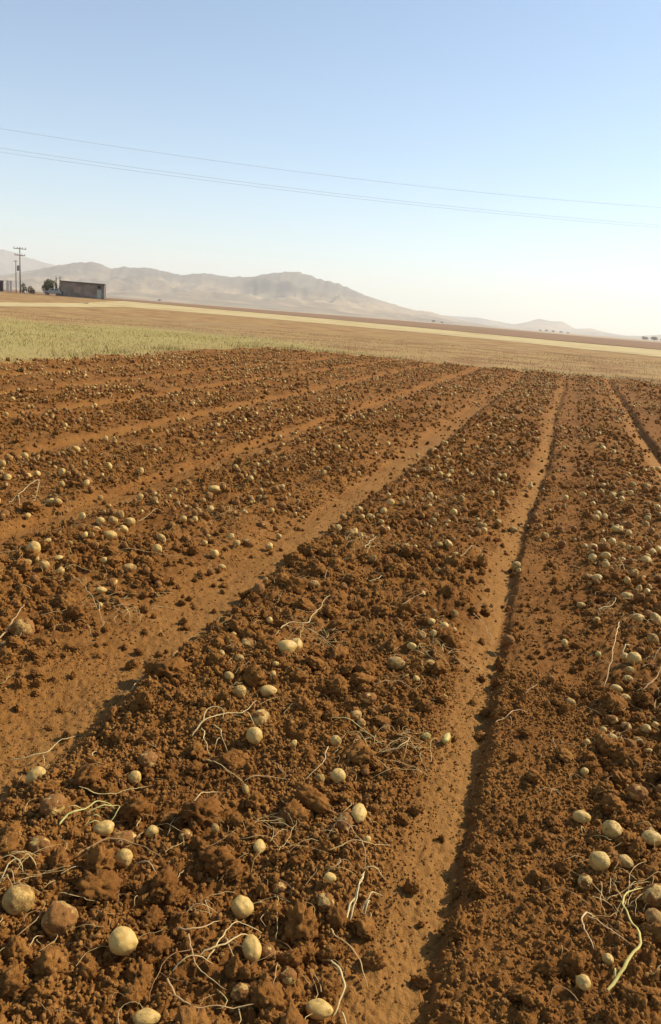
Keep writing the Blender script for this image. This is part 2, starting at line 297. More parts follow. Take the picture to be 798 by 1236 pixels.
HERO_STEMS = [
 (0.0035,(0.75, 0.68, 0.4),'pale branched stem lying on the smooth furrow at the left border',
  [[(-1.579,2.059),(-1.534,2.062),(-1.484,2.102),(-1.486,2.173),(-1.482,2.264)],[(-1.501,2.094),(-1.473,2.072),(-1.449,2.043)]]),
 (0.0042,(0.8, 0.7, 0.42),'branching pale stem with five side roots in the middle bed',
  [[(-1.064,2.322),(-1.053,2.383),(-1.013,2.434),(-0.954,2.48),(-0.946,2.538),(-0.942,2.603)],[(-1.053,2.377),(-1.065,2.423),(-1.033,2.457),(-1.004,2.457),(-0.993,2.423)],[(-0.954,2.48),(-0.912,2.454),(-0.879,2.418)],[(-1.046,2.361),(-1.0,2.29),(-0.963,2.249)],[(-1.017,2.387),(-0.973,2.345),(-0.921,2.302)],[(-0.973,2.345),(-0.969,2.287)]]),
 (0.0035,(0.7, 0.56, 0.33),'long straight pale stem slanting below the branching stem',
  [[(-0.968,2.196),(-0.882,2.139),(-0.786,2.095)]]),
 (0.0035,(0.75, 0.62, 0.38),'short bent pale stem in front of the long slanting stem',
  [[(-0.89,1.939),(-0.876,2.004),(-0.841,2.052)]]),
 (0.0030,(0.62, 0.48, 0.28),'thin horizontal stem with a short side twig in the middle of the front bed',
  [[(-0.795,2.131),(-0.728,2.17),(-0.678,2.192)],[(-0.751,2.249),(-0.718,2.221),(-0.679,2.196)]]),
 (0.0030,(0.72, 0.6, 0.36),'curved stem above the round yellow potato pocket',
  [[(-0.605,2.403),(-0.593,2.307),(-0.622,2.221)]]),
 (0.0045,(0.66, 0.68, 0.32),'green forked stem lying between a rooted dusty potato and a clean yellow one',
  [[(-1.165,1.71),(-1.153,1.763),(-1.135,1.809),(-1.133,1.858),(-1.116,1.883),(-1.09,1.871)],[(-1.135,1.809),(-1.11,1.841),(-1.067,1.868),(-1.063,1.831),(-1.068,1.795)],[(-1.213,1.793),(-1.177,1.8),(-1.154,1.822)],[(-1.11,1.757),(-1.083,1.776),(-1.065,1.764)],[(-1.124,1.801),(-1.097,1.808)]]),
 (0.0030,(0.62, 0.56, 0.3),'long stem slanting behind the green forked stem',
  [[(-1.215,1.886),(-1.162,1.881),(-1.138,1.901),(-1.101,1.94),(-1.056,2.008)]]),
 (0.0050,(0.38, 0.24, 0.11),'thick arching brown root over the cracked potato',
  [[(-1.062,1.631),(-1.041,1.688),(-1.012,1.723),(-0.958,1.737),(-0.899,1.72),(-0.854,1.709)]]),
 (0.0030,(0.7, 0.52, 0.32),'thin pale root below the potato with a skin crack',
  [[(-0.912,1.678),(-0.884,1.672),(-0.838,1.652)]]),
 (0.0030,(0.74, 0.66, 0.42),'tuft of pale stems at the left border above the dusty round potato',
  [[(-1.17,1.471),(-1.173,1.512),(-1.168,1.531),(-1.134,1.512)],[(-1.216,1.529),(-1.191,1.546),(-1.157,1.536)],[(-1.173,1.512),(-1.121,1.468)],[(-1.173,1.489),(-1.126,1.457)]]),
 (0.0042,(0.74, 0.62, 0.36),'long crossed stems beside the upright oval yellow potato',
  [[(-0.613,1.429),(-0.585,1.458),(-0.56,1.484),(-0.549,1.516),(-0.523,1.545)],[(-0.592,1.424),(-0.589,1.467),(-0.585,1.518),(-0.566,1.562),(-0.517,1.57)],[(-0.651,1.369),(-0.627,1.401),(-0.579,1.422)]]),
 (0.0035,(0.66, 0.5, 0.3),'kinked brown stem with a hanging branch left of the crossed stems',
  [[(-0.697,1.479),(-0.674,1.472),(-0.647,1.485),(-0.632,1.516),(-0.623,1.557)],[(-0.663,1.471),(-0.639,1.429),(-0.621,1.405),(-0.593,1.379),(-0.552,1.376),(-0.525,1.379)]]),
 (0.0035,(0.62, 0.46, 0.26),'long root curving along the front edge',
  [[(-0.659,1.354),(-0.615,1.316),(-0.573,1.298),(-0.53,1.306),(-0.49,1.321),(-0.454,1.346)]]),
 (0.0030,(0.7, 0.56, 0.34),'small hooked stem left of the scarred oval potato',
  [[(-0.714,1.566),(-0.706,1.585),(-0.679,1.583),(-0.647,1.596)],[(-0.684,1.584),(-0.641,1.544)]]),
 (0.0035,(0.62, 0.46, 0.24),'wavy stem running down beside the small wheel track at the front',
  [[(-0.367,1.633),(-0.345,1.593),(-0.3,1.575),(-0.268,1.548),(-0.247,1.513)]]),
 (0.0045,(0.76, 0.68, 0.42),'arched pale stem at the front left of the small wheel track',
  [[(-0.34,1.543),(-0.309,1.514),(-0.291,1.476),(-0.288,1.441),(-0.297,1.408)],[(-0.287,1.425),(-0.269,1.41),(-0.258,1.383)]]),
 (0.0040,(0.84, 0.78, 0.52),'bundle of pale dry stems standing out beside the small wheel track',
  [[(-0.345,1.68),(-0.338,1.742),(-0.336,1.801),(-0.338,1.842)],[(-0.331,1.682),(-0.333,1.753),(-0.344,1.839)],[(-0.314,1.723),(-0.301,1.766),(-0.281,1.797)],[(-0.345,1.843),(-0.314,1.838),(-0.281,1.848)],[(-0.306,1.717),(-0.303,1.756)]]),
 (0.0030,(0.66, 0.5, 0.28),'thin straight stem below the bright seamed oval potato',
  [[(-0.443,1.875),(-0.402,1.914),(-0.35,1.939),(-0.295,1.985)]]),
 (0.0028,(0.6, 0.42, 0.24),'thin dark-tipped stem across the dusty leaning potato',
  [[(-0.479,2.014),(-0.415,1.959),(-0.361,1.916),(-0.338,1.852)]]),
 (0.0055,(0.74, 0.7, 0.28),'thick yellow-green stem winding up the right border from the front',
  [[(0.266,1.663),(0.283,1.697),(0.318,1.757),(0.341,1.798),(0.342,1.845),(0.322,1.89),(0.309,1.946),(0.316,2.004),(0.345,2.042),(0.369,2.062)],[(0.283,1.697),(0.278,1.72)]]),
 (0.0040,(0.72, 0.58, 0.38),'looped stem arching over soil beside the tiny egg-shaped potato',
  [[(0.24,1.918),(0.22,1.914),(0.211,1.861),(0.223,1.821),(0.241,1.789)],[(0.22,1.895),(0.247,1.86),(0.275,1.833),(0.303,1.827),(0.32,1.825)]]),
 (0.0038,(0.72, 0.58, 0.36),'long leaning broken stem in the right bed',
  [[(0.403,4.16),(0.372,3.887),(0.35,3.698),(0.333,3.517),(0.303,3.319)]]),
 (0.0028,(0.66, 0.46, 0.3),'small bent stem on the crumbs right of the wheel track',
  [[(-0.006,3.125),(0.023,3.187),(0.042,3.204),(0.029,3.265)]]),
 (0.0032,(0.66, 0.46, 0.3),'crooked twig right of the small wheel track, below the small bent stem',
  [[(-0.089,2.823),(-0.051,2.868),(-0.025,2.935),(0.021,2.985)],[(-0.051,2.868),(-0.035,2.821)]]),
 (0.0030,(0.7, 0.54, 0.34),'bent stem by the right border beside the pale potato pile',
  [[(0.457,3.343),(0.493,3.392),(0.527,3.494),(0.544,3.573)],[(0.512,3.631),(0.566,3.744)]]),
 (0.0038,(0.76, 0.66, 0.4),'curled pale stem on top of the potato pile in the right bed',
  [[(0.436,3.833),(0.411,3.779),(0.393,3.699),(0.415,3.641)]]),
 (0.0035,(0.74, 0.68, 0.36),'pair of long bent pale stems in the potato heap',
  [[(-0.653,2.605),(-0.588,2.595),(-0.533,2.556),(-0.471,2.51),(-0.442,2.499)],[(-0.586,2.532),(-0.537,2.517),(-0.479,2.459)]]),
 (0.0040,(0.78, 0.68, 0.4),'curled pale stem below the small upright dusty potato',
  [[(-0.44,2.476),(-0.386,2.494),(-0.363,2.522),(-0.359,2.572)]]),
 (0.0028,(0.62, 0.44, 0.28),'thin stem below the large brown-skinned potato',
  [[(-0.574,2.912),(-0.486,2.969),(-0.404,2.937)]]),
 (0.0040,(0.78, 0.68, 0.44),'forked white root above the pale pair of potatoes',
  [[(-1.098,3.294),(-1.085,3.367),(-1.043,3.389),(-1.003,3.387),(-1.007,3.5),(-1.003,3.649),(-1.014,3.801)],[(-1.003,3.387),(-0.937,3.355),(-0.88,3.298),(-0.836,3.279)],[(-1.086,3.174),(-1.098,3.294)]]),
 (0.0032,(0.74, 0.62, 0.36),'crooked stem crossing the wide smooth furrow edge',
  [[(-1.503,2.571),(-1.446,2.583),(-1.485,2.696),(-1.487,2.765),(-1.454,2.808),(-1.437,2.89)],[(-1.437,2.89),(-1.443,2.994),(-1.466,3.105),(-1.446,3.181)]]),
 (0.0030,(0.7, 0.58, 0.36),'thin upright stem on the furrow edge',
  [[(-1.283,2.057),(-1.309,2.112),(-1.324,2.151)]]),
 (0.0055,(0.62, 0.46, 0.26),'thick root beside the huge earth-covered potato',
  [[(-2.162,2.749),(-2.189,2.851),(-2.228,2.976),(-2.263,3.053)]]),
 (0.0030,(0.72, 0.56, 0.32),'thin stem through the left potato cluster',
  [[(-2.413,3.459),(-2.322,3.542),(-2.2,3.58)]]),
 (0.0030,(0.7, 0.56, 0.32),'slanting stem from the left potato cluster to the slope',
  [[(-2.31,3.487),(-2.148,3.348),(-2.038,3.261),(-1.856,3.08)]]),
 (0.0030,(0.68, 0.5, 0.3),'low stem in front of the left potato cluster',
  [[(-2.155,3.026),(-2.088,3.086),(-2.063,3.148)]]),
 (0.0030,(0.72, 0.58, 0.34),'long horizontal straw across the left bed',
  [[(-2.34,3.936),(-2.235,3.98),(-2.116,4.05),(-1.995,4.141)]]),
 (0.0030,(0.72, 0.58, 0.34),'rising straw at the back of the left bed',
  [[(-2.547,4.613),(-2.537,4.771),(-2.557,4.973)]]),
 (0.0045,(0.74, 0.62, 0.38),'forked white root on the second bed at the left border',
  [[(-3.653,4.869),(-3.726,5.082),(-3.777,5.294),(-3.523,4.898),(-3.381,4.61)],[(-3.653,4.869),(-3.438,4.599)],[(-3.555,4.633),(-3.653,4.869)]]),
 (0.0040,(0.8, 0.7, 0.42),'short white stems beside the straw tuft',
  [[(-1.062,4.696),(-1.056,4.863),(-1.063,5.055)],[(-1.024,4.564),(-1.028,4.838)]]),
 (0.0035,(0.78, 0.68, 0.42),'curled white stem in the middle bed',
  [[(-0.898,4.157),(-0.851,4.215),(-0.85,4.312)]]),
 (0.0032,(0.7, 0.56, 0.34),'wavy stem above the cluster near the wheel track',
  [[(-0.723,3.89),(-0.664,3.855),(-0.623,3.93),(-0.577,3.982),(-0.578,4.108)]]),
 (0.0032,(0.68, 0.48, 0.3),'thin stem sliding onto the small wheel track',
  [[(-0.316,4.04),(-0.242,3.899),(-0.176,3.755)]]),
 (0.0032,(0.72, 0.58, 0.36),'arched stem in the far middle bed',
  [[(-0.506,4.945),(-0.45,5.122),(-0.394,5.093),(-0.358,4.953)]]),
 (0.0038,(0.8, 0.7, 0.44),'pale stem tied to the round pale potato of the right bed',
  [[(0.314,5.602),(0.369,5.657),(0.42,5.71)],[(0.44,5.814),(0.478,5.7),(0.507,5.629)]]),
 (0.0036,(0.82, 0.72, 0.44),'hooked white stem in the right bed straw',
  [[(0.307,4.358),(0.378,4.437),(0.403,4.537),(0.384,4.6)]]),
 (0.0040,(0.84, 0.72, 0.46),'pale thick stem ends below the large pale potato in straw',
  [[(0.447,4.233),(0.489,4.191),(0.543,4.183)]]),
 (0.0032,(0.72, 0.58, 0.34),'straw stem over the far bed left of the white flat potato',
  [[(-2.207,6.198),(-2.143,6.322),(-1.975,6.253),(-1.772,6.288),(-1.646,6.342)]]),
]

# ------------------------------------------------------------------ node helpers
class NT:
    def __init__(s, mat):
        mat.use_nodes = True; s.t = mat.node_tree; s.n = s.t.nodes; s.l = s.t.links
        s.bsdf = s.n.get('Principled BSDF'); s.out = s.n.get('Material Output')
    def node(s, typ, **kw):
        n = s.n.new(typ)
        for k, v in kw.items(): setattr(n, k, v)
        return n
    def put(s, sock, v):
        if isinstance(v, bpy.types.NodeSocket): s.l.new(v, sock)
        elif v is not None: sock.default_value = v
    def math(s, op, a, b=None, c=None, clamp=False):
        n = s.node('ShaderNodeMath', operation=op, use_clamp=clamp)
        s.put(n.inputs[0], a); s.put(n.inputs[1], b); s.put(n.inputs[2], c); return n.outputs[0]
    def mix(s, f, a, b):
        n = s.node('ShaderNodeMix', data_type='RGBA')
        s.put(n.inputs[0], f)
        s.put(n.inputs[6], a if isinstance(a, bpy.types.NodeSocket) else (*a, 1))
        s.put(n.inputs[7], b if isinstance(b, bpy.types.NodeSocket) else (*b, 1)); return n.outputs[2]
    def noise(s, scale, vec=None, detail=4, rough=.55, w=None):
        n = s.node('ShaderNodeTexNoise'); n.inputs['Scale'].default_value = scale
        n.inputs['Detail'].default_value = detail; n.inputs['Roughness'].default_value = rough
        if vec is not None: s.l.new(vec, n.inputs['Vector'])
        return n.outputs['Fac']
    def ramp(s, f, lo, hi):
        n = s.node('ShaderNodeMapRange'); n.clamp = True; n.interpolation_type = 'SMOOTHSTEP'
        s.put(n.inputs[0], f); s.put(n.inputs[1], lo); s.put(n.inputs[2], hi); return n.outputs[0]
    def attr(s, name, out='Fac'):
        n = s.node('ShaderNodeAttribute'); n.attribute_name = name; return n.outputs[out]
    def pos(s): return s.node('ShaderNodeNewGeometry').outputs['Position']
    def obj(s): return s.node('ShaderNodeTexCoord').outputs['Object']
    def info(s, o): return s.node('ShaderNodeObjectInfo').outputs[o]
    def shift(s, vec, k):
        """object coordinates moved by the object's random number"""
        a = s.node('ShaderNodeVectorMath', operation='SCALE'); a.inputs[0].default_value = (31, 57, 83)
        s.put(a.inputs['Scale'], k)
        b = s.node('ShaderNodeVectorMath', operation='ADD'); s.l.new(vec, b.inputs[0]); s.l.new(a.outputs[0], b.inputs[1]); return b.outputs[0]
    def bump(s, h, strength, dist):
        n = s.node('ShaderNodeBump'); n.inputs['Strength'].default_value = strength; n.inputs['Distance'].default_value = dist
        s.l.new(h, n.inputs['Height']); s.l.new(n.outputs[0], s.bsdf.inputs['Normal'])
    def finish(s, col, rough=.9, spec=.2):
        s.put(s.bsdf.inputs['Base Color'], col if isinstance(col, bpy.types.NodeSocket) else (*col, 1))
        s.put(s.bsdf.inputs['Roughness'], rough); s.bsdf.inputs['Specular IOR Level'].default_value = spec

SOIL_D = (.125, .044, .0085); SOIL_M = (.206, .083, .0170); SOIL_L = (.296, .132, .0318); DUST = (.322, .157, .043)

def mat_ground():
    m = bpy.data.materials.new('soil_and_grass_ground'); t = NT(m); p = t.pos()
    n1 = t.noise(2.2, p, 5); n2 = t.noise(38, p, 5, .65); n3 = t.noise(240, p, 3, .7)
    soil = t.mix(t.ramp(n2, .38, .8), SOIL_M, SOIL_L)
    soil = t.mix(t.ramp(n1, .45, .75), soil, SOIL_M)
    soil = t.mix(t.math('MULTIPLY', t.ramp(n3, .55, .8), .4), soil, SOIL_D)
    soil = t.mix(t.math('MULTIPLY', t.attr('dry'), t.ramp(n2, .05, .6)), soil, DUST)
    soil = t.mix(t.math('MULTIPLY', t.ramp(t.noise(1.7, p, 4, .6), .5, .66), t.math('MULTIPLY', t.math('SUBTRACT', 1, t.attr('dry')), .45)), soil, SOIL_D)
    # beyond the potato field
    g1 = t.noise(.35, p, 5, .6); g2 = t.noise(6, p, 4, .7); g3 = t.noise(.06, p, 4, .6)
    straw = t.mix(t.ramp(g2, .3, .7), (.31, .18, .065), (.40, .265, .105))
    straw = t.mix(t.ramp(g1, .46, .58), straw, (.27, .14, .055))
    straw = t.mix(t.ramp(g3, .5, .7), straw, (.30, .20, .09))
    green = t.mix(t.ramp(g2, .3, .7), (.33, .26, .078), (.39, .30, .11))
    land = t.mix(t.math('MULTIPLY', t.attr('green'), t.ramp(g1, .1, .55)), straw, green)
    plain = t.mix(t.ramp(t.noise(.004, p, 5, .6), .4, .6), (.36, .25, .15), (.44, .33, .20))
    land = t.mix(t.attr('plain'), land, plain)
    t.finish(t.mix(t.attr('soil'), land, soil), .95, .12)
    t.bump(t.math('ADD', n3, t.math('MULTIPLY', n2, 2.2)), .9, .006)
    return m
def mat_soil_clod(name='crumbly_soil', pale=0):
    m = bpy.data.materials.new(name); t = NT(m); rnd = t.info('Random'); o = t.shift(t.obj(), rnd)
    p = t.pos(); a = t.noise(55, p, 5, .65); b = t.noise(260, p, 3, .7)
    c = t.mix(t.ramp(a, .3, .7), SOIL_L if pale else SOIL_M, DUST if pale else SOIL_L)
    c = t.mix(t.math('MULTIPLY', t.ramp(rnd, .3, 1), .6 if pale else .3), c, SOIL_M if pale else SOIL_D)
    c = t.mix(t.math('MULTIPLY', t.ramp(b, .55, .8), .35), c, SOIL_D)
    c = t.mix(t.math('MULTIPLY', t.ramp(t.noise(1.7, p, 4, .6), .5, .66), .5), c, SOIL_D)     # damper patches
    c = t.mix(t.math('MULTIPLY', t.ramp(t.noise(2.9, p, 3, .6), .55, .7), .35), c, DUST)        # dry crust
    t.finish(c, .95, .12)
    t.bump(t.math('ADD', b, t.math('MULTIPLY', a, 2)), .8, .005)
    return m
def mat_potato():
    m = bpy.data.materials.new('potato_skin'); t = NT(m); rnd = t.info('Random')
    sep = t.node('ShaderNodeSeparateColor'); t.l.new(t.info('Color'), sep.inputs[0])
    ins = t.node('ShaderNodeAttribute', attribute_type='INSTANCER', attribute_name='scattered').outputs['Fac']
    idu = t.node('ShaderNodeAttribute', attribute_type='INSTANCER', attribute_name='earth').outputs['Fac']
    own = t.math('SUBTRACT', 1, ins)
    earthy = t.math('MAXIMUM', .2, t.math('ADD', t.math('MULTIPLY', sep.outputs[0], own), t.math('MULTIPLY', idu, ins)))
    o = t.shift(t.obj(), rnd)
    n = t.noise(1.6, o, 5, .62); f = t.noise(9, o, 4, .7); sp = t.noise(38, o, 2, .5)
    skin = t.mix(t.ramp(n, .3, .7), (.51, .305, .076), (.63, .415, .118))
    skin = t.mix(t.math('MULTIPLY', t.math('MULTIPLY', sep.outputs[1], own), .55), skin, (.42, .43, .10))
    skin = t.mix(t.math('MULTIPLY', t.ramp(sp, .56, .68), .7), skin, (.27, .155, .055))
    skin = t.mix(t.math('MULTIPLY', t.ramp(f, .5, .72), .6), skin, (.36, .22, .08))
    cov = t.math('ADD', t.math('MULTIPLY', n, .75), t.math('MULTIPLY', f, .35))     # about .55
    thr = t.math('SUBTRACT', .82, t.math('MULTIPLY', earthy, .56))
    dm = t.math('MAXIMUM', t.ramp(cov, t.math('SUBTRACT', thr, .11), t.math('ADD', thr, .13)), t.ramp(t.attr('cake'), .25, .6))
    earth = t.mix(f, SOIL_M, SOIL_L)
    t.finish(t.mix(dm, skin, earth), t.math('ADD', .5, t.math('MULTIPLY', dm, .4)), .3)
    t.bump(t.math('ADD', t.math('MULTIPLY', dm, t.math('ADD', .6, f)), t.math('MULTIPLY', f, .25)), .6, .006)
    return m
def mat_plain(name, col, rough=.8, var=.25, scale=8, spec=.2, coord='obj'):
    m = bpy.data.materials.new(name); t = NT(m)
    v = t.obj() if coord == 'obj' else t.pos()
    n = t.noise(scale, v, 5, .6)
    lo = tuple(c*(1-var) for c in col); hi = tuple(min(.9, c*(1+var)) for c in col)
    t.finish(t.mix(t.ramp(n, .3, .7), lo, hi), rough, spec)
    t.bump(n, .2, .02)
    return m
def mat_stem():
    m = bpy.data.materials.new('dry_potato_stem'); t = NT(m)
    c = t.info('Color'); n = t.noise(60, t.pos(), 4, .6); k = t.noise(9, t.pos(), 3)
    col = t.mix(t.math('MULTIPLY', t.ramp(n, .5, .75), .45), c, (.30, .17, .07))
    col = t.mix(t.math('MULTIPLY', t.ramp(k, .55, .7), .35), col, (.34, .19, .08))
    t.finish(col, .65, .3); t.bump(n, .4, .002); return m
def mat_attr(name, rough=.8, trans=0.0):
    m = bpy.data.materials.new(name); t = NT(m)
    t.finish(t.attr('tint', 'Color'), rough, .2)
    return m
def mat_band(name, a, b, c, s1, s2):
    m = bpy.data.materials.new(name); t = NT(m); p = t.pos()
    x = t.mix(t.ramp(t.noise(s1, p, 5, .65), .35, .65), a, b)
    x = t.mix(t.math('MULTIPLY', t.ramp(t.noise(s2, p, 5, .6), .5, .66), .8), x, c)
    t.finish(x, .95, .1); return m
def mat_hill():
    m = bpy.data.materials.new('dry_hillside'); t = NT(m); p = t.pos()
    sc = t.node('ShaderNodeVectorMath', operation='MULTIPLY'); t.l.new(p, sc.inputs[0]); sc.inputs[1].default_value = (1, 1, 2.5)
    v = sc.outputs[0]
    n = t.noise(.0028, v, 6, .62); k = t.noise(.012, v, 5, .65); g = t.noise(.05, v, 4, .7)
    z = t.node('ShaderNodeSeparateXYZ'); t.l.new(p, z.inputs[0])
    c = t.mix(t.ramp(n, .42, .6), (.37, .27, .155), (.21, .16, .10))
    c = t.mix(t.math('MULTIPLY', t.ramp(k, .5, .65), .7), c, (.20, .155, .11))
    c = t.mix(t.math('MULTIPLY', t.ramp(g, .55, .7), .5), c, (.55, .42, .27))
    hi = t.ramp(z.outputs[2], 50, 125)
    c = t.mix(t.math('MULTIPLY', hi, t.math('ADD', .35, t.math('MULTIPLY', k, .8))), c, (.12, .10, .075))
    t.finish(c, .95, .1); return m

M = dict(ground=mat_ground(), clod=mat_soil_clod(), crumb=mat_soil_clod('soil_crumbs', 1), potato=mat_potato(), stem=mat_stem(),
         blade=mat_attr('grass_blades'), leaf=mat_attr('leaves'), hill=mat_hill(),
         stubble=mat_band('pale_stubble', (.47, .35, .165), (.54, .42, .21), (.37, .25, .11), .5, .09),
         plough=mat_band('ploughed_earth', (.235, .135, .070), (.29, .175, .095), (.20, .12, .06), .35, .05))

# ------------------------------------------------------------------ object helpers
def tag(o, label=None, cat=None, group=None, kind=None):
    if label: o['label'] = label
    if cat: o['category'] = cat
    if group: o['group'] = group
    if kind: o['kind'] = kind
    return o
def link(name, me, mat=None, parent=None, loc=(0, 0, 0), rot=(0, 0, 0), scl=(1, 1, 1)):
    o = bpy.data.objects.new(name, me); COL.objects.link(o)
    if mat is not None and me is not None and len(me.materials) == 0: me.materials.append(mat)
    o.location = loc; o.rotation_euler = rot; o.scale = scl
    if parent is not None: o.parent = parent
    return o
def empty(name, loc=(0, 0, 0), rz=0):
    o = bpy.data.objects.new(name, None); COL.objects.link(o); o.location = loc; o.rotation_euler = (0, 0, rz)
    o.empty_display_size = .2; return o
def mesh_np(name, V, Fq, smooth=True, tint=None):
    """V (n,3); Fq (k,3) or (k,4) indices"""
    V = np.asarray(V, np.float32); Fq = np.asarray(Fq, np.int32); k, w = Fq.shape
    me = bpy.data.meshes.new(name)
    me.vertices.add(len(V)); me.vertices.foreach_set('co', V.ravel())
    me.loops.add(k*w); me.loops.foreach_set('vertex_index', Fq.ravel())
    me.polygons.add(k); me.polygons.foreach_set('loop_start', np.arange(0, k*w, w, dtype=np.int32))
    if smooth: me.polygons.foreach_set('use_smooth', np.ones(k, bool))
    if tint is not None:
        a = me.color_attributes.new('tint', 'FLOAT_COLOR', 'POINT')
        c = np.ones((len(V), 4), np.float32); c[:, :3] = tint; a.data.foreach_set('color', c.ravel())
    me.update(calc_edges=True); return me
def fattr(me, name, vals):
    a = me.attributes.new(name, 'FLOAT', 'POINT'); a.data.foreach_set('value', np.asarray(vals, np.float32))
def bm_mesh(name, bm, smooth=False):
    me = bpy.data.meshes.new(name); bm.to_mesh(me); bm.free()
    if smooth: me.polygons.foreach_set('use_smooth', np.ones(len(me.polygons), bool))
    return me
def box(bm, c, s, bev=0):
    r = bmesh.ops.create_cube(bm, size=1, matrix=Matrix.Translation(c) @ Matrix.Diagonal((*s, 1)))
    if bev:
        es = list({e for v in r['verts'] for e in v.link_edges})
        bmesh.ops.bevel(bm, geom=es, offset=bev, segments=2, affect='EDGES')
def cyl(bm, c, r1, r2, h, seg=12, axis='Z'):
    rot = Matrix.Identity(4)
    if axis == 'X': rot = Matrix.Rotation(R(90), 4, 'Y')
    if axis == 'Y': rot = Matrix.Rotation(R(90), 4, 'X')
    bmesh.ops.create_cone(bm, cap_ends=True, segments=seg, radius1=r1, radius2=r2, depth=h, matrix=Matrix.Translation(c) @ rot)

# ------------------------------------------------------------------ the ground, one sheet to the horizon
def build_ground():
    head = -YAW
    fine = head + np.concatenate([np.linspace(R(-54), R(-39), 70)[:-1], np.linspace(R(-39), R(39), 600), np.linspace(R(39), R(58), 90)[1:]])
    coarse = np.linspace(fine[-1], fine[0]+2*math.pi, 44)[1:-1]
    az = np.concatenate([fine, coarse])
    d = [0.0, .3, .6, .85]
    while d[-1] < 40: d.append(d[-1]*1.0042)
    while d[-1] < 9500: d.append(d[-1]*1.055)
    d = np.array(d)
    D, A = np.meshgrid(d, az, indexing='ij')
    X = D*np.sin(A); Y = D*np.cos(A)
    nf = int((d < 60).sum())
    Z = np.zeros_like(X)
    Z[:nf] = height(X[:nf].ravel(), Y[:nf].ravel()).reshape(nf, -1)
    Z[nf:] = far_rise(X[nf:], Y[nf:])
    nr, nc = X.shape
    i, j = np.meshgrid(np.arange(nr-1), np.arange(nc), indexing='ij')
    j2 = (j+1) % nc
    F = np.stack([i*nc+j, (i+1)*nc+j, (i+1)*nc+j2, i*nc+j2], -1).reshape(-1, 4)
    me = mesh_np('ground', np.stack([X, Y, Z], -1).reshape(-1, 3), F)
    x = X.ravel(); y = Y.ravel()
    fattr(me, 'soil', field_mask(x, y))
    fattr(me, 'dry', dust(x, y))
    fattr(me, 'green', green_mask(x, y))
    fattr(me, 'plain', sstep(250, 900, np.hypot(x, y)))
    o = link('ground', me, M['ground']); tag(o, 'brown dug potato field running into dry stubble land', kind='structure')
    return o
def green_mask(x, y):
    """strip of green weeds outside the left side and the far left corner of the field"""
    n = fbm(x*.25, y*.25, 130, 3)*3
    far = np.interp(x, [-60, -26.4, -20.9, -14.6, -9.2], [30, 36, 41, 40.5, 36])
    left = sstep(5, -5, y-far+1.5*n)
    right = sstep(-4, -15, x+n)
    return left*right
build_ground()

def sheet(name, near, far, mat, label, lift=.02, n=60, k=14, jag=1.2):
    """a strip of another crop draped on the ground between two polylines"""
    def rs(pl, n):
        pl = np.array(pl, float); s = np.concatenate([[0], np.cumsum(np.hypot(*np.diff(pl, axis=0).T))]); q = np.linspace(0, s[-1], n)
        return np.stack([np.interp(q, s, pl[:, 0]), np.interp(q, s, pl[:, 1])], -1)
    a = rs(near, n); b = rs(far, n)
    a[:, 1] += jag*fbm(np.arange(n)*.7, np.zeros(n), 201, 3); b[:, 1] += 2*jag*fbm(np.arange(n)*.7, np.zeros(n), 202, 3)
    t = np.linspace(0, 1, k)[:, None, None]
    P = a[None]*(1-t)+b[None]*t
    z = far_rise(P[..., 0], P[..., 1])+lift+.012*(np.hypot(P[..., 0], P[..., 1]) < 60)
    V = np.concatenate([P, z[..., None]], -1).reshape(-1, 3)
    i, j = np.meshgrid(np.arange(k-1), np.arange(n-1), indexing='ij')
    F = np.stack([i*n+j, i*n+j+1, (i+1)*n+j+1, (i+1)*n+j], -1).reshape(-1, 4)
    o = link(name, mesh_np(name, V, F), mat); tag(o, label, kind='structure'); return o
sheet('stubble_strip', [(-43.4, 50.5), (-44.4, 57.2), (-48.4, 69.5), (-51.2, 79.4), (-58.5, 100.6), (-45.9, 107.6), (-31.9, 108.9), (-8.9, 99.2), (7.5, 80.4), (30, 55)],
      [(-50.3, 58.6), (-54.1, 69.8), (-59.2, 85.1), (-64.5, 100.1), (-93.8, 161.3), (-70.6, 165.3), (-50.3, 171.2), (-13.9, 154.4), (12.9, 139.8), (60, 110)], M['stubble'],
      'pale yellow stubble strip crossing the plain behind the field', jag=.7)
sheet('ploughed_strip', [(-110, 90), (-98, 130), (-97, 164), (-71, 169), (-50.3, 175), (-13.9, 158), (12.9, 143), (70, 112)],
      [(-900, 400), (-800, 700), (-600, 900), (-420, 900), (-260, 900), (-60, 700), (60, 520), (260, 380)], M['plough'],
      'brown ploughed strip beyond the pale stubble', lift=.05, n=80)

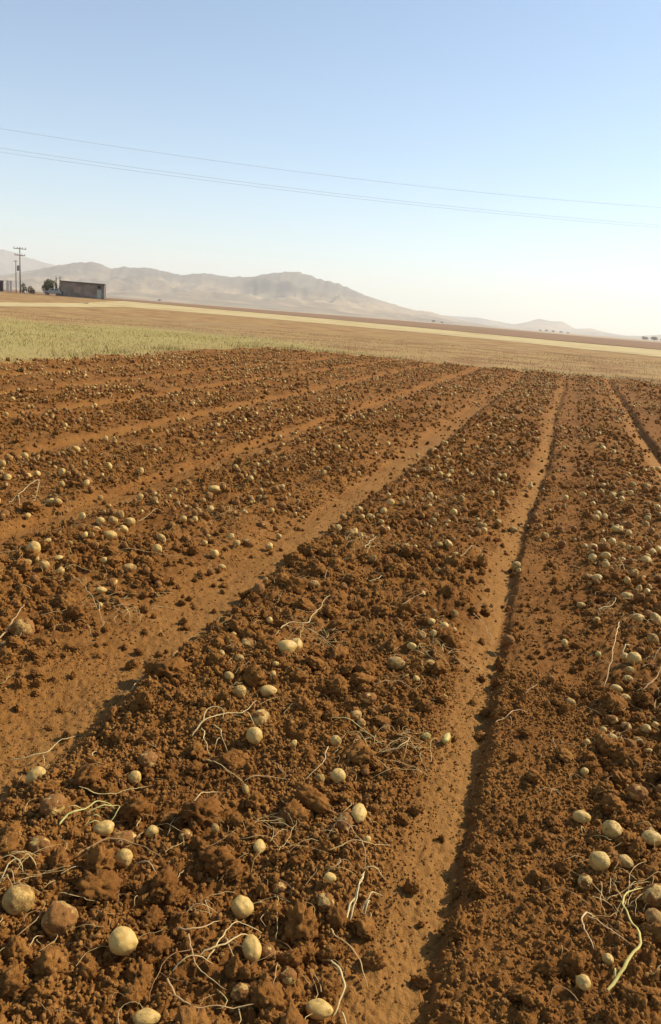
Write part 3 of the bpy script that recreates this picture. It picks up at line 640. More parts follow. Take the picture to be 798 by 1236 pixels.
# ------------------------------------------------------------------ hills
def hills(name, prof, D, front, back, label, seed, n=520, k=70):
    prof = np.array(prof); az = np.linspace(prof[0, 0], prof[-1, 0], n)
    H = np.interp(az, prof[:, 0], prof[:, 1])
    ker = np.hanning(7); ker /= ker.sum(); H = np.convolve(np.pad(H, 3, 'edge'), ker, 'valid')
    H = H+ .04*H*fbm(az*3.3, az*0, seed, 5)
    t = np.concatenate([np.linspace(-1, 0, int(k*.7)), np.linspace(0, 1, int(k*.3))[1:]])
    T, A = np.meshgrid(t, np.radians(az), indexing='ij')
    Hs = np.convolve(np.pad(H, 45, 'edge'), np.hanning(93)[1:-1]/np.hanning(93).sum(), 'same')[45:-45]
    w = np.where(T < 0, np.clip(1+T, 0, 1)**2.5, np.clip(1-T, 0, 1))
    wa = np.degrees(A)+2.6*(1-w)*fbm(np.degrees(A)*.5, T*2.2, seed+50, 3)
    Hh = w*np.interp(wa, az, H)+(1-w)*np.interp(wa, az, Hs)
    dist = np.where(T < 0, D+T*front, D+T*back)
    X = dist*np.sin(A); Y = dist*np.cos(A)
    base = np.where(T < 0, np.clip(1+T, 0, 1)**2.1, np.clip(1-T, 0, 1)**1.5)
    gully = 1-2*np.abs(fbm(X*.0019+.3*fbm(X*.001, Y*.001, seed+4, 2), Y*.0019, seed+9, 5))
    g2 = fbm(X*.008, Y*.008, seed+20, 4)
    side = np.sin(np.clip(-T, 0, 1)*math.pi)
    Z = Hh*(base + side*(.55*(gully-.72)+.24*g2)*np.clip(base*3, 0, 1)) - 3*(T <= -.999) - 6*(T >= .999)
    Z = np.maximum(Z, -4)
    i, j = np.meshgrid(np.arange(len(t)-1), np.arange(n-1), indexing='ij')
    F = np.stack([i*n+j, i*n+j+1, (i+1)*n+j+1, (i+1)*n+j], -1).reshape(-1, 4)
    o = link(name, mesh_np(name, np.stack([X, Y, Z], -1).reshape(-1, 3), F), M['hill']); tag(o, label, kind='structure'); return o
hills('hills', [(-45.04, 48.5), (-40.61, 49.9), (-37.78, 60.0), (-35.82, 95.8), (-34.82, 117.1), (-33.57, 140.4), (-32.3, 156.3), (-31.68, 152.8), (-31.16, 129.6), (-30.22, 148.9), (-28.91, 151.6), (-27.57, 140.7), (-26.38, 132.5), (-25.09, 152.0), (-23.5, 144.1), (-21.85, 151.9), (-20.43, 181.7), (-18.72, 195.6), (-17.7, 171.9), (-15.99, 149.9), (-14.26, 107.9), (-12.83, 84.0), (-10.83, 53.1), (-9.71, 53.3), (-8.51, 32.1), (-7.45, 22), (-5.2, 3.0), (-4, 0)],
      4200, 2300, 1500, 'long dry tan hills with a rounded summit behind the plain', 300)
hills('hills', [(-52, 200), (-46.64, 258.1), (-40.55, 330.3), (-38.7, 323.2), (-37.75, 309.8), (-36.79, 296.0), (-35.57, 245.5), (-34.32, 220.6), (-32.8, 177.8), (-29.67, 110.1), (-25.35, 36.8), (-22, 0)],
      7500, 1500, 1200, 'faint higher mountain far behind the hills at the left', 340, n=260)
hills('hills', [(-14, 0), (-11.88, 20), (-9.69, 61.5), (-6.65, 69.8), (-5.04, 48.5), (-3.99, 35.3), (-3.31, 61.3), (-2.64, 96.0), (-1.78, 84), (-1.03, 88), (-0.2, 38.5), (0.77, 54.3), (1.73, 31.2), (3.09, 14.2), (3.99, 24.2), (5.1, 44.8), (6.61, 84.5), (8.98, 94.7), (12.6, 93.6), (20, 60), (26, 0)],
      7000, 2200, 1500, 'row of low faint hills on the right horizon', 380, n=420)

# ------------------------------------------------------------------ clods: shapes shared by all
def lump_mesh(name, sub, seed, amp, flat, crumb):
    bm = bmesh.new(); bmesh.ops.create_icosphere(bm, subdivisions=sub, radius=1)
    off = Vector((seed*3.7, seed*1.9, -seed*2.3))
    sx, sy, sz = 1+.25*math.sin(seed*2.1), 1+.2*math.cos(seed*1.3), flat
    for v in bm.verts:
        p = v.co.copy()
        n = mnoise.noise(p*1.1+off)*amp + mnoise.noise(p*2.6+off)*amp*.6
        if crumb:
            d, _ = mnoise.voronoi(p*3.2+off, distance_metric='DISTANCE', exponent=2.5)
            n += crumb*(.28-d[0]) + .5*crumb*(mnoise.noise(p*7+off))
        f = 1+n
        v.co = Vector((p.x*f*sx, p.y*f*sy, p.z*f*sz))
    return bm_mesh(name, bm, True)
CLODS = [lump_mesh('clod_shape', 4, 11+i, .36, .70+.06*(i % 4), .55) for i in range(9)]
CRUMBS = [lump_mesh('crumb_shape', 2, 40+i, .55, .7, .45) for i in range(7)]
def potato_mesh(name, seed, sub=4):
    bm = bmesh.new(); bmesh.ops.create_icosphere(bm, subdivisions=sub, radius=1)
    off = Vector((seed*5.1, -seed*2.7, seed*1.7)); rr = random.Random(seed)
    el = (1, .98, .95) if seed % 3 == 0 else ((1.22, .92, .86) if seed % 3 == 1 else (1.08, .97, .8))
    eyes = [Vector((rr.uniform(-1, 1), rr.uniform(-1, 1), rr.uniform(-1, 1))).normalized() for _ in range(7)]
    for v in bm.verts:
        p = v.co.copy()
        f = 1+.17*mnoise.noise(p*.9+off)+.075*mnoise.noise(p*2.1+off)+.02*mnoise.noise(p*4+off)+.008*mnoise.noise(p*6+off)
        for e in eyes:
            d = (p-e).length
            if d < .22: f -= .035*(1-d/.22)**2*(1+math.cos(d/.22*3))*.8
        taper = 1-.10*p.x
        v.co = Vector((p.x*f*el[0], p.y*f*el[1]*taper, p.z*f*el[2]*taper))
    return bm_mesh(name, bm, True)
def caked_mesh(name, seed, cover):
    """a potato with earth stuck over part of it"""
    me = potato_mesh(name, seed); off = Vector((seed*1.3+4, seed*2.2, -seed*.7)); cake = []
    for v in me.vertices:
        p = v.co.normalized()
        k = mnoise.noise(p*1.0+off)+.35*mnoise.noise(p*2.7+off)
        c = min(1, max(0, (k+cover)/.22)); d, _ = mnoise.voronoi(p*3.6+off)
        v.co += p*c*(.03+.42*max(0, .45-d[0])+.16*mnoise.noise(p*5+off)+.08*mnoise.noise(p*11+off)); cake.append(c)
    fattr(me, 'cake', cake); me.update(); return me
POTS = [potato_mesh('potato_shape', s) for s in range(9)]
for me in CLODS: me.materials.append(M['clod'])
for me in CRUMBS: me.materials.append(M['crumb'])
CAKED = [caked_mesh('caked_potato_shape', 20+s, (.05, .2, .33, .12)[s % 4]) for s in range(6)]
for me in POTS+CAKED: me.materials.append(M['potato'])
POT_WORD = ['round', 'oval', 'flattish']

# ------------------------------------------------------------------ where things lie in view (only to choose which get an object of their own)
def to_px(x, y, z):
    dx = np.asarray(x); dy = np.asarray(y); dz = np.asarray(z)-EYE
    w = dx*fwd[0]+dy*fwd[1]+dz*fwd[2]
    return (399+989*(dx*c_right[0]+dy*c_right[1]+dz*c_right[2])/w, 618-989*(dx*c_up[0]+dy*c_up[1]+dz*c_up[2])/w, w)
def sector(n, d0, d1, half=R(54)):
    n = int(n*half/R(44)); d = np.sqrt(rng.uniform(d0*d0, d1*d1, n)); a = -YAW+rng.uniform(-half, half, n)
    x = d*np.sin(a); y = d*np.cos(a)
    k = (x > FIELD_L+.2) & (y < FIELD_F-.2)
    return x[k], y[k]

# ------------------------------------------------------------------ hero things
ANCH = []     # (x, y, short phrase)
USED = {}
def uniq(label): USED[label] = USED.get(label, 0)+1; return label
potato_objs, clod_objs = [], []
occupied = []
def add_potato(x, y, rad, si, d, green=0, rz=0, tilt=0, sink=.3, scl=None, z0=None, me=None):
    z = (float(height(np.array([x]), np.array([y]))[0])+.006 if z0 is None else z0)
    s = scl or (rad, rad, rad)
    o = link('potato', me or POTS[si], None, None, (x, y, z+s[2]*(1-2*sink)), (tilt, 0, rz), s)
    o.color = (d, green, 0, 1); return o
VIEWAZ = lambda x, y: math.atan2(x, y)
for n_, (x, y, w, h, d, lab) in enumerate(HERO_POTATOES):
    ratio = w/h; az = VIEWAZ(x, y)
    if ratio > 1.18: si = (1, 4, 7)[n_ % 3]; rz = -az; rad = w/2/1.2; tilt = 0; scl = (rad, rad, max(rad*.8, h/2*1.05))
    elif ratio < .85: si = (1, 4, 7)[n_ % 3]; rz = -az+R(90); rad = h/2/1.08; tilt = 0; scl = (rad*1.05, w/2*1.08, w/2*1.1)
    else: si = (0, 3, 6, 2)[n_ % 4]; rz = random.uniform(0, 6.28); rad = (w+h)/4; tilt = random.uniform(-.6, .6); scl = None
    sink = .18+.16*(d > .6)
    rad *= .86; scl = scl and tuple(v*.86 for v in scl); me = CAKED[n_ % 6] if d > .58 else None
    if me: d = d*.5
    o = add_potato(x, y, rad, si, d, .8 if 'greenish' in lab else 0, rz+random.uniform(-.25, .25), tilt, sink, scl, None, me)
    tag(o, uniq(lab), 'potato', 'potatoes lying on the dug field'); potato_objs.append(o)
    ANCH.append((x, y, lab.split(',')[0])); occupied.append((x, y, max(w, h)/2))
for n_, (x, y, w, h, lab) in enumerate(HERO_CLODS):
    rad = (w+h)/4*1.0
    z = float(height(np.array([x]), np.array([y]), False)[0])
    o = link('soil_clod', CLODS[n_ % 9], None, None, (x, y, z+rad*.45), (random.uniform(-.3, .3), random.uniform(-.3, .3), random.uniform(0, 6)), (w/2*.98, w/2*.92, rad*1.25))
    tag(o, uniq(lab), 'clod', 'clods of earth on the dug field'); clod_objs.append(o)
    ANCH.append((x, y, lab.split(',')[0])); occupied.append((x, y, rad))

# ------------------------------------------------------------------ stems
def tube(paths, radius, seed=0, lift=True, sides=6):
    """paths: lists of (x, y) on the soil -> one tapering, slightly crooked tube each"""
    rr = random.Random(seed); VV = []; FF = []; base = 0
    for pi, P in enumerate(paths):
        P = np.array(P, float)
        s = np.concatenate([[0], np.cumsum(np.hypot(*np.diff(P, axis=0).T))]); L = s[-1]
        n = max(6, min(26, int(L/.010))); q = np.linspace(0, L, n)
        # smooth the corners a little
        x = np.interp(q, s, P[:, 0]); y = np.interp(q, s, P[:, 1])
        for _ in range(2):
            x[1:-1] = .25*x[:-2]+.5*x[1:-1]+.25*x[2:]; y[1:-1] = .25*y[:-2]+.5*y[1:-1]+.25*y[2:]
        x += .007*fbm(q*34+seed, q*0+pi, 400, 3); y += .007*fbm(q*34-seed, q*0+pi, 410, 3)
        g = height(x, y)
        gm = np.array([g[max(0, i-2):i+3].max() for i in range(n)])
        for _ in range(2): gm[1:-1] = .25*gm[:-2]+.5*gm[1:-1]+.25*gm[2:]
        z = gm + radius*1.2 + .010 + (.010+.02*rr.random())*np.sin(np.linspace(.15, math.pi-.1, n))*(1 if lift else .3)
        z += .006*fbm(q*25+3*seed, q*0, 420, 2)
        C = np.stack([x, y, z], 1); T = np.gradient(C, axis=0); T /= np.linalg.norm(T, axis=1)[:, None]+1e-9
        up = np.array([0, 0, 1.0]); S = np.cross(T, up); S /= np.linalg.norm(S, axis=1)[:, None]+1e-9; N = np.cross(S, T)
        r = radius*(1 if pi == 0 else .72)*np.linspace(1, .42, n)*(1+.25*vnoise(q*60, q*0+seed, 430)); r[-1] *= .4; r[0] *= .8
        for k in range(sides):
            a = 2*math.pi*k/sides
            VV.append(C + (S*math.cos(a)+N*(.62*math.sin(a)))*r[:, None])
        idx = base+np.arange(n*sides).reshape(sides, n)
        for k in range(sides):
            k2 = (k+1) % sides
            FF.append(np.stack([idx[k, :-1], idx[k, 1:], idx[k2, 1:], idx[k2, :-1]], -1))
        base += n*sides
    return np.concatenate(VV), np.concatenate(FF)
stem_objs = []
TUFTS = [(-.9, 6.5, .22, 70, 'straw tuft far up the middle bed'), (-2.2, 5.2, .2, 60, 'straw tuft on the first bed beside the wide furrow'), (-2.6, 7.5, .25, 60, 'loose straw near the middle of the first bed left of the wide furrow'), (.7, 6.2, .2, 70, 'straw tuft on the right bed beyond the pale potatoes'), (.6, 7.9, .22, 60, 'farther straw tuft on the right bed'), (-.75, 8.8, .25, 60, 'farthest straw tuft on the middle bed'), (-4.1, 7.2, .25, 60, 'straw tuft on the second bed left of the wide furrow'), (.62, 3.3, .14, 60, 'dry haulm heap at the leaning broken stem'), (-.42, 3.4, .12, 40, 'dry haulm among the potato cluster near the wheel track'), (-1.06, 4.94, .22, 90, 'straw tuft on the middle bed behind the white forked root'), (-.96, 3.34, .16, 70, 'thatch of dead haulm under the forked white root'), (.48, 4.41, .2, 90, 'yellow straw patch in the right bed'), (-.40, 2.51, .1, 50, 'curly straw tuft by the pair of bent pale stems'), (.39, 5.2, .16, 60, 'loose straw at the left edge of the right bed'), (-.61, 1.93, .1, 36, 'thin tuft of rootlets in the middle of the front bed'), (-1.15, 1.5, .1, 40, 'frayed straw at the left border of the front bed'), (.33, 2.02, .09, 36, 'frayed rootlets beside the green stem'), (-3.45, 4.95, .24, 70, 'straw tuft on the second bed at the left border'), (-1.9, 3.3, .18, 60, 'straw spread over the first bed at the left')]
for n_, (rad, colr, lab, paths) in enumerate(HERO_STEMS):
    V, F = tube(paths, rad*.74, n_)
    c = V.mean(0); c[2] = V[:, 2].min()
    nm = 'root' if 'root' in lab and 'stem' not in lab else ('straw' if 'straw' in lab and 'stem' not in lab else 'dry_vine')
    o = link(nm, mesh_np(nm, V-c, F), M['stem'], None, tuple(c)); o.color = (*(v*q for v, q in zip(colr, (.74, .63, .44))), 1)
    tag(o, uniq(lab), 'root' if nm == 'root' else ('straw' if nm == 'straw' else 'vine'), 'dry potato stems and roots on the soil'); stem_objs.append(o)
    ANCH.append((c[0], c[1], lab))
    for P in paths:
        for (a, b), (a2, b2) in zip(P[:-1], P[1:]): occupied.append(((a+a2)/2, (b+b2)/2, .5*math.hypot(a2-a, b2-b)*.6+.006))

# ------------------------------------------------------------------ thatchy tufts of dead haulm
for n_, (x, y, rad, cnt, lab) in enumerate(TUFTS):
    VV, FF, nb = [], [], 0
    for k in range(int(cnt*.6)):
        a = x+rng.normal(0, rad*.6); b = y+rng.normal(0, rad*.6); th = rng.uniform(0, 6.28); L = rng.uniform(.05, .16); P = [(a, b)]
        for s_ in range(4):
            th += rng.normal(0, .3); P.append((P[-1][0]+L/4*math.cos(th), P[-1][1]+L/4*math.sin(th)))
        V, F = tube([P], rng.uniform(.0006, .0017), 5000+n_*200+k, False, 3); V[:, 2] += rng.uniform(0, .008); VV.append(V); FF.append(F+nb); nb += len(V)
    V = np.concatenate(VV); c = np.array([x, y, V[:, 2].min()])
    o = link('straw_tuft', mesh_np('straw_tuft', V-c, np.concatenate(FF)), M['stem'], None, tuple(c)); o.color = (.62, .43, .17, 1)
    tag(o, uniq(lab), 'straw tuft', 'tufts of dead potato haulm'); ANCH.append((x, y, lab))

# ------------------------------------------------------------------ the many: choose the largest in view as objects, the rest as stuff
AX = np.array([(a[0], a[1]) for a in ANCH]); ATXT = [a[2] for a in ANCH]
def relate(x, y, words, noun):
    """a label that says what it is and which known thing it lies by"""
    d = np.hypot(AX[:, 0]-x, AX[:, 1]-y); order = np.argsort(d)[:14]
    best = None
    for k in order:
        rx, ry = x-AX[k, 0], y-AX[k, 1]
        sx = rx*r0[0]+ry*r0[1]; fy = rx*-r0[1]+ry*r0[0]
        rel = ('right of' if sx > 0 else 'left of') if abs(sx) > abs(fy) else ('behind' if fy > 0 else 'in front of')
        if d[k] < .07: rel = 'right beside'
        txt = ATXT[k]
        for a in words:
            lab = f'{a} {noun} {rel} the {txt}'
            if len(lab.split()) > 16: continue
            if d[k] > .45: lab = f'{a} {noun} well {rel} the {txt}'
            if len(lab.split()) > 16: continue
            if lab not in USED and d[k] < 1.1: return uniq(lab), True
    return None, False
def zone(x, y):
    d = math.hypot(x, y)
    bed = 'the right bed' if x > -.1 else ('the middle bed' if x > -1.45 else
          ('the first bed left of the wide furrow' if x > -3.0 else 'the beds farther left'))
    dd = 'the near part' if d < 4 else ('the middle' if d < 8 else 'the far part')
    return f'{dd} of {bed}'

def scatter(name, xs, ys, zs, rots, scl, idx, variants, label, kind='stuff', earth=None):
    """one object whose geometry nodes set a lump on every one of its points"""
    V = np.stack([xs, ys, zs], -1).astype(np.float32)
    me = bpy.data.meshes.new(name); me.vertices.add(len(V)); me.vertices.foreach_set('co', V.ravel())
    a = me.attributes.new('rot', 'FLOAT_VECTOR', 'POINT'); a.data.foreach_set('vector', rots.astype(np.float32).ravel())
    a = me.attributes.new('scl', 'FLOAT_VECTOR', 'POINT'); a.data.foreach_set('vector', scl.astype(np.float32).ravel())
    a = me.attributes.new('pick', 'INT', 'POINT'); a.data.foreach_set('value', idx.astype(np.int32))
    fattr(me, 'scattered', np.ones(len(V)))
    if earth is not None: fattr(me, 'earth', earth)
    o = link(name, me); tag(o, label, kind=kind)
    ng = bpy.data.node_groups.new(name+'_nodes', 'GeometryNodeTree')
    ng.interface.new_socket('Geometry', in_out='INPUT', socket_type='NodeSocketGeometry')
    ng.interface.new_socket('Geometry', in_out='OUTPUT', socket_type='NodeSocketGeometry')
    N = ng.nodes; Lk = ng.links
    gi = N.new('NodeGroupInput'); go = N.new('NodeGroupOutput'); ip = N.new('GeometryNodeInstanceOnPoints'); jg = N.new('GeometryNodeJoinGeometry')
    for v in variants:
        oi = N.new('GeometryNodeObjectInfo'); oi.inputs['Object'].default_value = v; oi.inputs['As Instance'].default_value = True
        Lk.new(oi.outputs['Geometry'], jg.inputs[0])
    def na(nm, typ):
        n = N.new('GeometryNodeInputNamedAttribute'); n.data_type = typ; n.inputs['Name'].default_value = nm
        return n.outputs['Attribute']
    er = N.new('FunctionNodeEulerToRotation'); Lk.new(na('rot', 'FLOAT_VECTOR'), er.inputs[0])
    ip.inputs['Pick Instance'].default_value = True
    Lk.new(gi.outputs[0], ip.inputs['Points']); Lk.new(jg.outputs[0], ip.inputs['Instance'])
    Lk.new(na('pick', 'INT'), ip.inputs['Instance Index']); Lk.new(er.outputs[0], ip.inputs['Rotation']); Lk.new(na('scl', 'FLOAT_VECTOR'), ip.inputs['Scale'])
    Lk.new(ip.outputs[0], go.inputs[0])
    md = o.modifiers.new('scatter', 'NODES'); md.node_group = ng
    return o
def free_of(xs, ys, rs, pad=.8):
    k = np.ones(len(xs), bool)
    for (ox, oy, orad) in occupied:
        k &= (np.hypot(xs-ox, ys-oy) > (orad+rs*.5)*pad)
    return k
def rrot(n, full=True):
    r = rng.uniform(-math.pi, math.pi, (n, 3))
    if not full: r[:, :2] *= .18
    return r

# --- clods
def clod_population():
    X = []; Y = []; S = []
    for n, d0, d1, s0, s1, pw in ((9500, 1.0, 5.0, .012, .030, 1.3), (34000, 5, 14, .011, .027, 1.5), (3000, 1.0, 5.0, .022, .058, 1.9), (30000, 6, 33, .018, .042, 2), (700, 2.0, 33, .04, .075, 2)):
        x, y = sector(n, d0, d1)
        r = rough(x, y); cl = sstep(-.25, .3, fbm(x*1.6, y*1.6, 500, 2))
        keep = (rng.random(len(x)) < r*np.sqrt(r)*(.3+.7*cl)) & ((r > .5) & ((x < -.14) | (x > .27)) | (s1 < .04) | (y > 9))
        x = x[keep]; y = y[keep]
        s = s0+(s1-s0)*rng.random(len(x))**pw
        X.append(x); Y.append(y); S.append(s)
    # a clod now and then on the smooth furrows
    x, y = sector(1500, 1.2, 18); X.append(x); Y.append(y); S.append(rng.uniform(.010, .022, len(x)))
    return map(np.concatenate, (X, Y, S))
cx, cy, cs = clod_population()
# --- potatoes
def potato_population():
    x, y = sector(46000, 2.0, 31)
    r = rough(x, y); cl = sstep(-.2, .35, fbm(x*1.3, y*1.0, 510, 3))
    d = np.hypot(x, y)
    u, v, w = to_px(x, y, 0*x)
    heroed = (d < 4.6) & (u > -10) & (u < 810)
    keep = rng.random(len(x)) < np.clip(r-.2, 0, 1)*1.4*(.17+.83*cl**1.3)*np.where((x > .27) & (d < 9), 1.5, 1)*np.where(heroed, .28, 1.0)
    x = x[keep]; y = y[keep]
    s = .012+.018*rng.random(len(x))**1.4
    dd = np.clip(rng.beta(1.5, 1.5, len(x)), 0, 1)
    return x, y, s, dd
px_, py_, ps, pd = potato_population()
k = free_of(px_, py_, ps, 1.0); px_, py_, ps, pd = px_[k], py_[k], ps[k], pd[k]
near = np.hypot(px_, py_) < 6
for i in np.where(near)[0]: occupied.append((px_[i], py_[i], ps[i]*.8))
k = free_of(cx, cy, cs, .9); cx, cy, cs = cx[k], cy[k], cs[k]

def biggest(x, y, s, n):
    u, v, w = to_px(x, y, 0*x)
    app = s/w; app[(u < 4) | (u > 794) | (v > 1232) | (v < 380)] = 0
    o = np.argsort(-app)[:n]; m_ = np.zeros(len(x), bool); m_[o[app[o] > 0]] = True; return m_

pz = height(px_, py_)+.010+.016*sstep(3.5, 8, np.hypot(px_, py_))
sel = biggest(px_, py_, ps, 300-len(potato_objs))
si_all = rng.integers(0, 9, len(px_)); rt = rrot(len(px_)); rt[:, :2] *= .4
sink = rng.uniform(.0, .36, len(px_))
for i in np.where(sel)[0]:
    o = link('potato', CAKED[si_all[i] % 6] if pd[i] > .62 else POTS[si_all[i]], None, None, (px_[i], py_[i], pz[i]+ps[i]*(1-2*sink[i])), tuple(rt[i]), (ps[i],)*3)
    o.color = (pd[i], 0, 0, 1)
    size = 'small' if ps[i] < .020 else ('medium' if ps[i] < .026 else 'large')
    skin = 'clean pale' if pd[i] < .35 else ('dusty' if pd[i] < .65 else 'soil-caked')
    word = POT_WORD[si_all[i] % 3]
    lab, ok = relate(px_[i], py_[i], [f'{size} {skin}', f'{size} {skin} {word}', f'{skin} {word}'], 'potato')
    if not ok:
        lab = f'{size} {skin} potato in {zone(px_[i], py_[i])}'
    tag(o, lab, 'potato', 'potatoes lying on the dug field'); potato_objs.append(o)
# variants for the far potatoes: some dusty, some clean
varp = []
for o in potato_objs:
    if len(varp) < 24 and o.color[0] > .05: varp.append(o)
r_ = ~sel; n = int(r_.sum())
scatter('potatoes', px_[r_], py_[r_], pz[r_]+ps[r_]*(1-2*sink[r_]), rt[r_], np.repeat(ps[r_][:, None], 3, 1), rng.integers(0, len(varp), n), varp,
        'many small pale potatoes strewn over the farther beds', earth=rng.beta(1.5, 1.35, n))

cz = height(cx, cy, False)+.006
sel = biggest(cx, cy, cs, 300-len(clod_objs))
ci = rng.integers(0, 9, len(cx)); rt = rrot(len(cx))
for i in np.where(sel)[0]:
    s = cs[i]; a = rng.uniform(.8, 1.15, 3)
    o = link('soil_clod', CLODS[ci[i]], None, None, (cx[i], cy[i], cz[i]+s*.45), (rt[i][0]*.2, rt[i][1]*.2, rt[i][2]), tuple(s*.9*a))
    size = 'small' if s < .036 else ('medium' if s < .052 else 'large')
    lab, ok = relate(cx[i], cy[i], [f'{size} brown', f'{size} crumbly brown', f'{size} lumpy brown'], 'clod')
    if not ok: lab = f'{size} brown clod of earth in {zone(cx[i], cy[i])}'
    tag(o, lab, 'clod', 'clods of earth on the dug field'); clod_objs.append(o)
varc = []
for me in CLODS:
    varc.append(next(o for o in clod_objs if o.data == me))
r_ = ~sel; n = int(r_.sum())
sc = cs[r_][:, None]*.9*rng.uniform(.75, 1.2, (n, 3))
scatter('clods', cx[r_], cy[r_], cz[r_]+cs[r_]*.36, rrot(n), sc, rng.integers(0, 9, n), varc, 'loose brown clods covering the farther beds')
# --- fine crumbs
XS, YS, SS = [], [], []
for n, d0, d1, s0, s1 in ((115000, .95, 3.4, .0028, .0095), (70000, 3.4, 8.5, .005, .0125)):
    x, y = sector(n, d0, d1)
    r = rough(x, y); strip = (x > -.09) & (x < .3) & (y < 12); grit = rng.random(len(x)) < .3
    keep = rng.random(len(x)) < np.where(strip, 1.3, .04+.96*np.clip(r*1.8-.32, 0, 1)+.5*grit*(r < .4))*(.4+.6*sstep(-.3, .3, fbm(x*2.2, y*2.2, 520, 2)))
    XS.append(x[keep]); YS.append(y[keep]); SS.append(s0+(s1-s0)*rng.random(int(keep.sum()))**2.2*np.where(r[keep] < .4, .22, .3+.7*r[keep]))
x, y, s = map(np.concatenate, (XS, YS, SS)); n = len(x)
varm = []
for me in CRUMBS:
    q = ANCH[len(varm)*6+2]; q = (q[0]+.06+.01*len(varm), q[1]-.05); lab, ok = relate(q[0], q[1], ['tiny brown', 'tiny loose', 'tiny', 'loose'], 'soil crumb')
    if not lab: lab = 'tiny brown soil crumb near the front of the field'
    o = link('soil_crumb', me, None, None, (q[0], q[1], hz(*q)+.004), (0, 0, 0), (.009,)*3)
    tag(o, lab, 'crumb', 'single soil crumbs on the near field'); varm.append(o)
scatter('soil_crumbs', x, y, height(x, y)+s*.35, rrot(n), s[:, None]*rng.uniform(.75, 1.25, (n, 3)), rng.integers(0, 7, n), varm, 'fine loose soil crumbs over the near beds')

# --- stems, the many
def stem_population(n, d0, d1):
    x, y = sector(n, d0, d1); r = rough(x, y); cl = sstep(-.15, .3, fbm(x*1.1, y*.8, 530, 3))
    k = rng.random(len(x)) < np.clip(r-.1, 0, 1)*(.15+.85*cl); x, y = x[k], y[k]
    out = []
    for a, b in zip(x, y):
        L = rng.uniform(.04, .17); th = rng.uniform(0, 2*math.pi); P = [(a, b)]
        for s_ in range(4):
            th += rng.normal(0, .55); P.append((P[-1][0]+L/4*math.cos(th), P[-1][1]+L/4*math.sin(th)))
        paths = [P]
        if rng.random() < .3:
            t2 = th+rng.choice([-1, 1])*rng.uniform(.7, 1.4)-.6; q = P[2]
            paths.append([q, (q[0]+L/4*math.cos(t2), q[1]+L/4*math.sin(t2)), (q[0]+L/2*math.cos(t2+.4), q[1]+L/2*math.sin(t2+.4))])
        out.append((a, b, L, paths))
    return out
TINTS = [(.46, .31, .13), (.52, .37, .15), (.38, .23, .085), (.30, .165, .06), (.48, .35, .12)]
pop = stem_population(2600, 1.3, 7.5)
for ax_, ay_, _t in ANCH[:len(HERO_POTATOES)]:
    for _ in range(3):
        th = rng.uniform(0, 6.28); a = ax_+rng.normal(0, .07); b = ay_+rng.normal(0, .07); L = rng.uniform(.03, .11); P = [(a, b)]
        for s_ in range(5):
            th += rng.normal(0, .8); P.append((P[-1][0]+L/5*math.cos(th), P[-1][1]+L/5*math.sin(th)))
        pop.append((a, b, L, [P]))
app = np.array([L/math.hypot(a, b) for a, b, L, _ in pop]); u, v, _ = to_px(np.array([q[0] for q in pop]), np.array([q[1] for q in pop]), np.zeros(len(pop)))
app[(u < 5) | (u > 793) | (v > 1230)] = 0
o_ = np.argsort(-app)[:300-len(stem_objs)]; chosen = set(int(i) for i in o_ if app[i] > 0)
restV, restF, restC, nb = [], [], [], 0
for i, (a, b, L, paths) in enumerate(pop):
    rad = rng.uniform(.0006, .0018); V, F = tube(paths, rad, 1000+i, rng.random() < .25, 4)
    c = TINTS[int(rng.integers(0, 5))]
    if i in chosen:
        q = V.mean(0); q[2] = V[:, 2].min()
        o = link('dry_vine', mesh_np('dry_vine', V-q, F), M['stem'], None, tuple(q)); o.color = (*c, 1)
        tone = 'pale' if c[0] > .42 else 'brown'; ln = 'short' if L < .1 else ('medium' if L < .15 else 'long')
        lab, ok = relate(q[0], q[1], [f'{ln} {tone}', f'{ln} thin {tone}', f'{ln} crooked {tone}'], 'forked stem' if len(paths) > 1 else 'dry stem')
        if not ok: lab = f'{ln} {tone} dry stem in {zone(q[0], q[1])}'
        tag(o, lab, 'vine', 'dry potato stems and roots on the soil')
    else:
        restV.append(V); restF.append(F+nb); restC.append(np.tile(c, (len(V), 1))); nb += len(V)
for a, b, L, paths in stem_population(17000, 6.5, 29):
    V, F = tube(paths[:1], rng.uniform(.0018, .0038), int(a*1000), sides=3)
    restV.append(V); restF.append(F+nb); restC.append(np.tile(TINTS[int(rng.integers(0, 5))], (len(V), 1))); nb += len(V)
o = link('dry_stems', mesh_np('dry_stems', np.concatenate(restV), np.concatenate(restF), True, np.concatenate(restC)), mat_attr('dry_stem_litter', .7))
tag(o, 'thin dry stems littering the farther beds', kind='stuff')

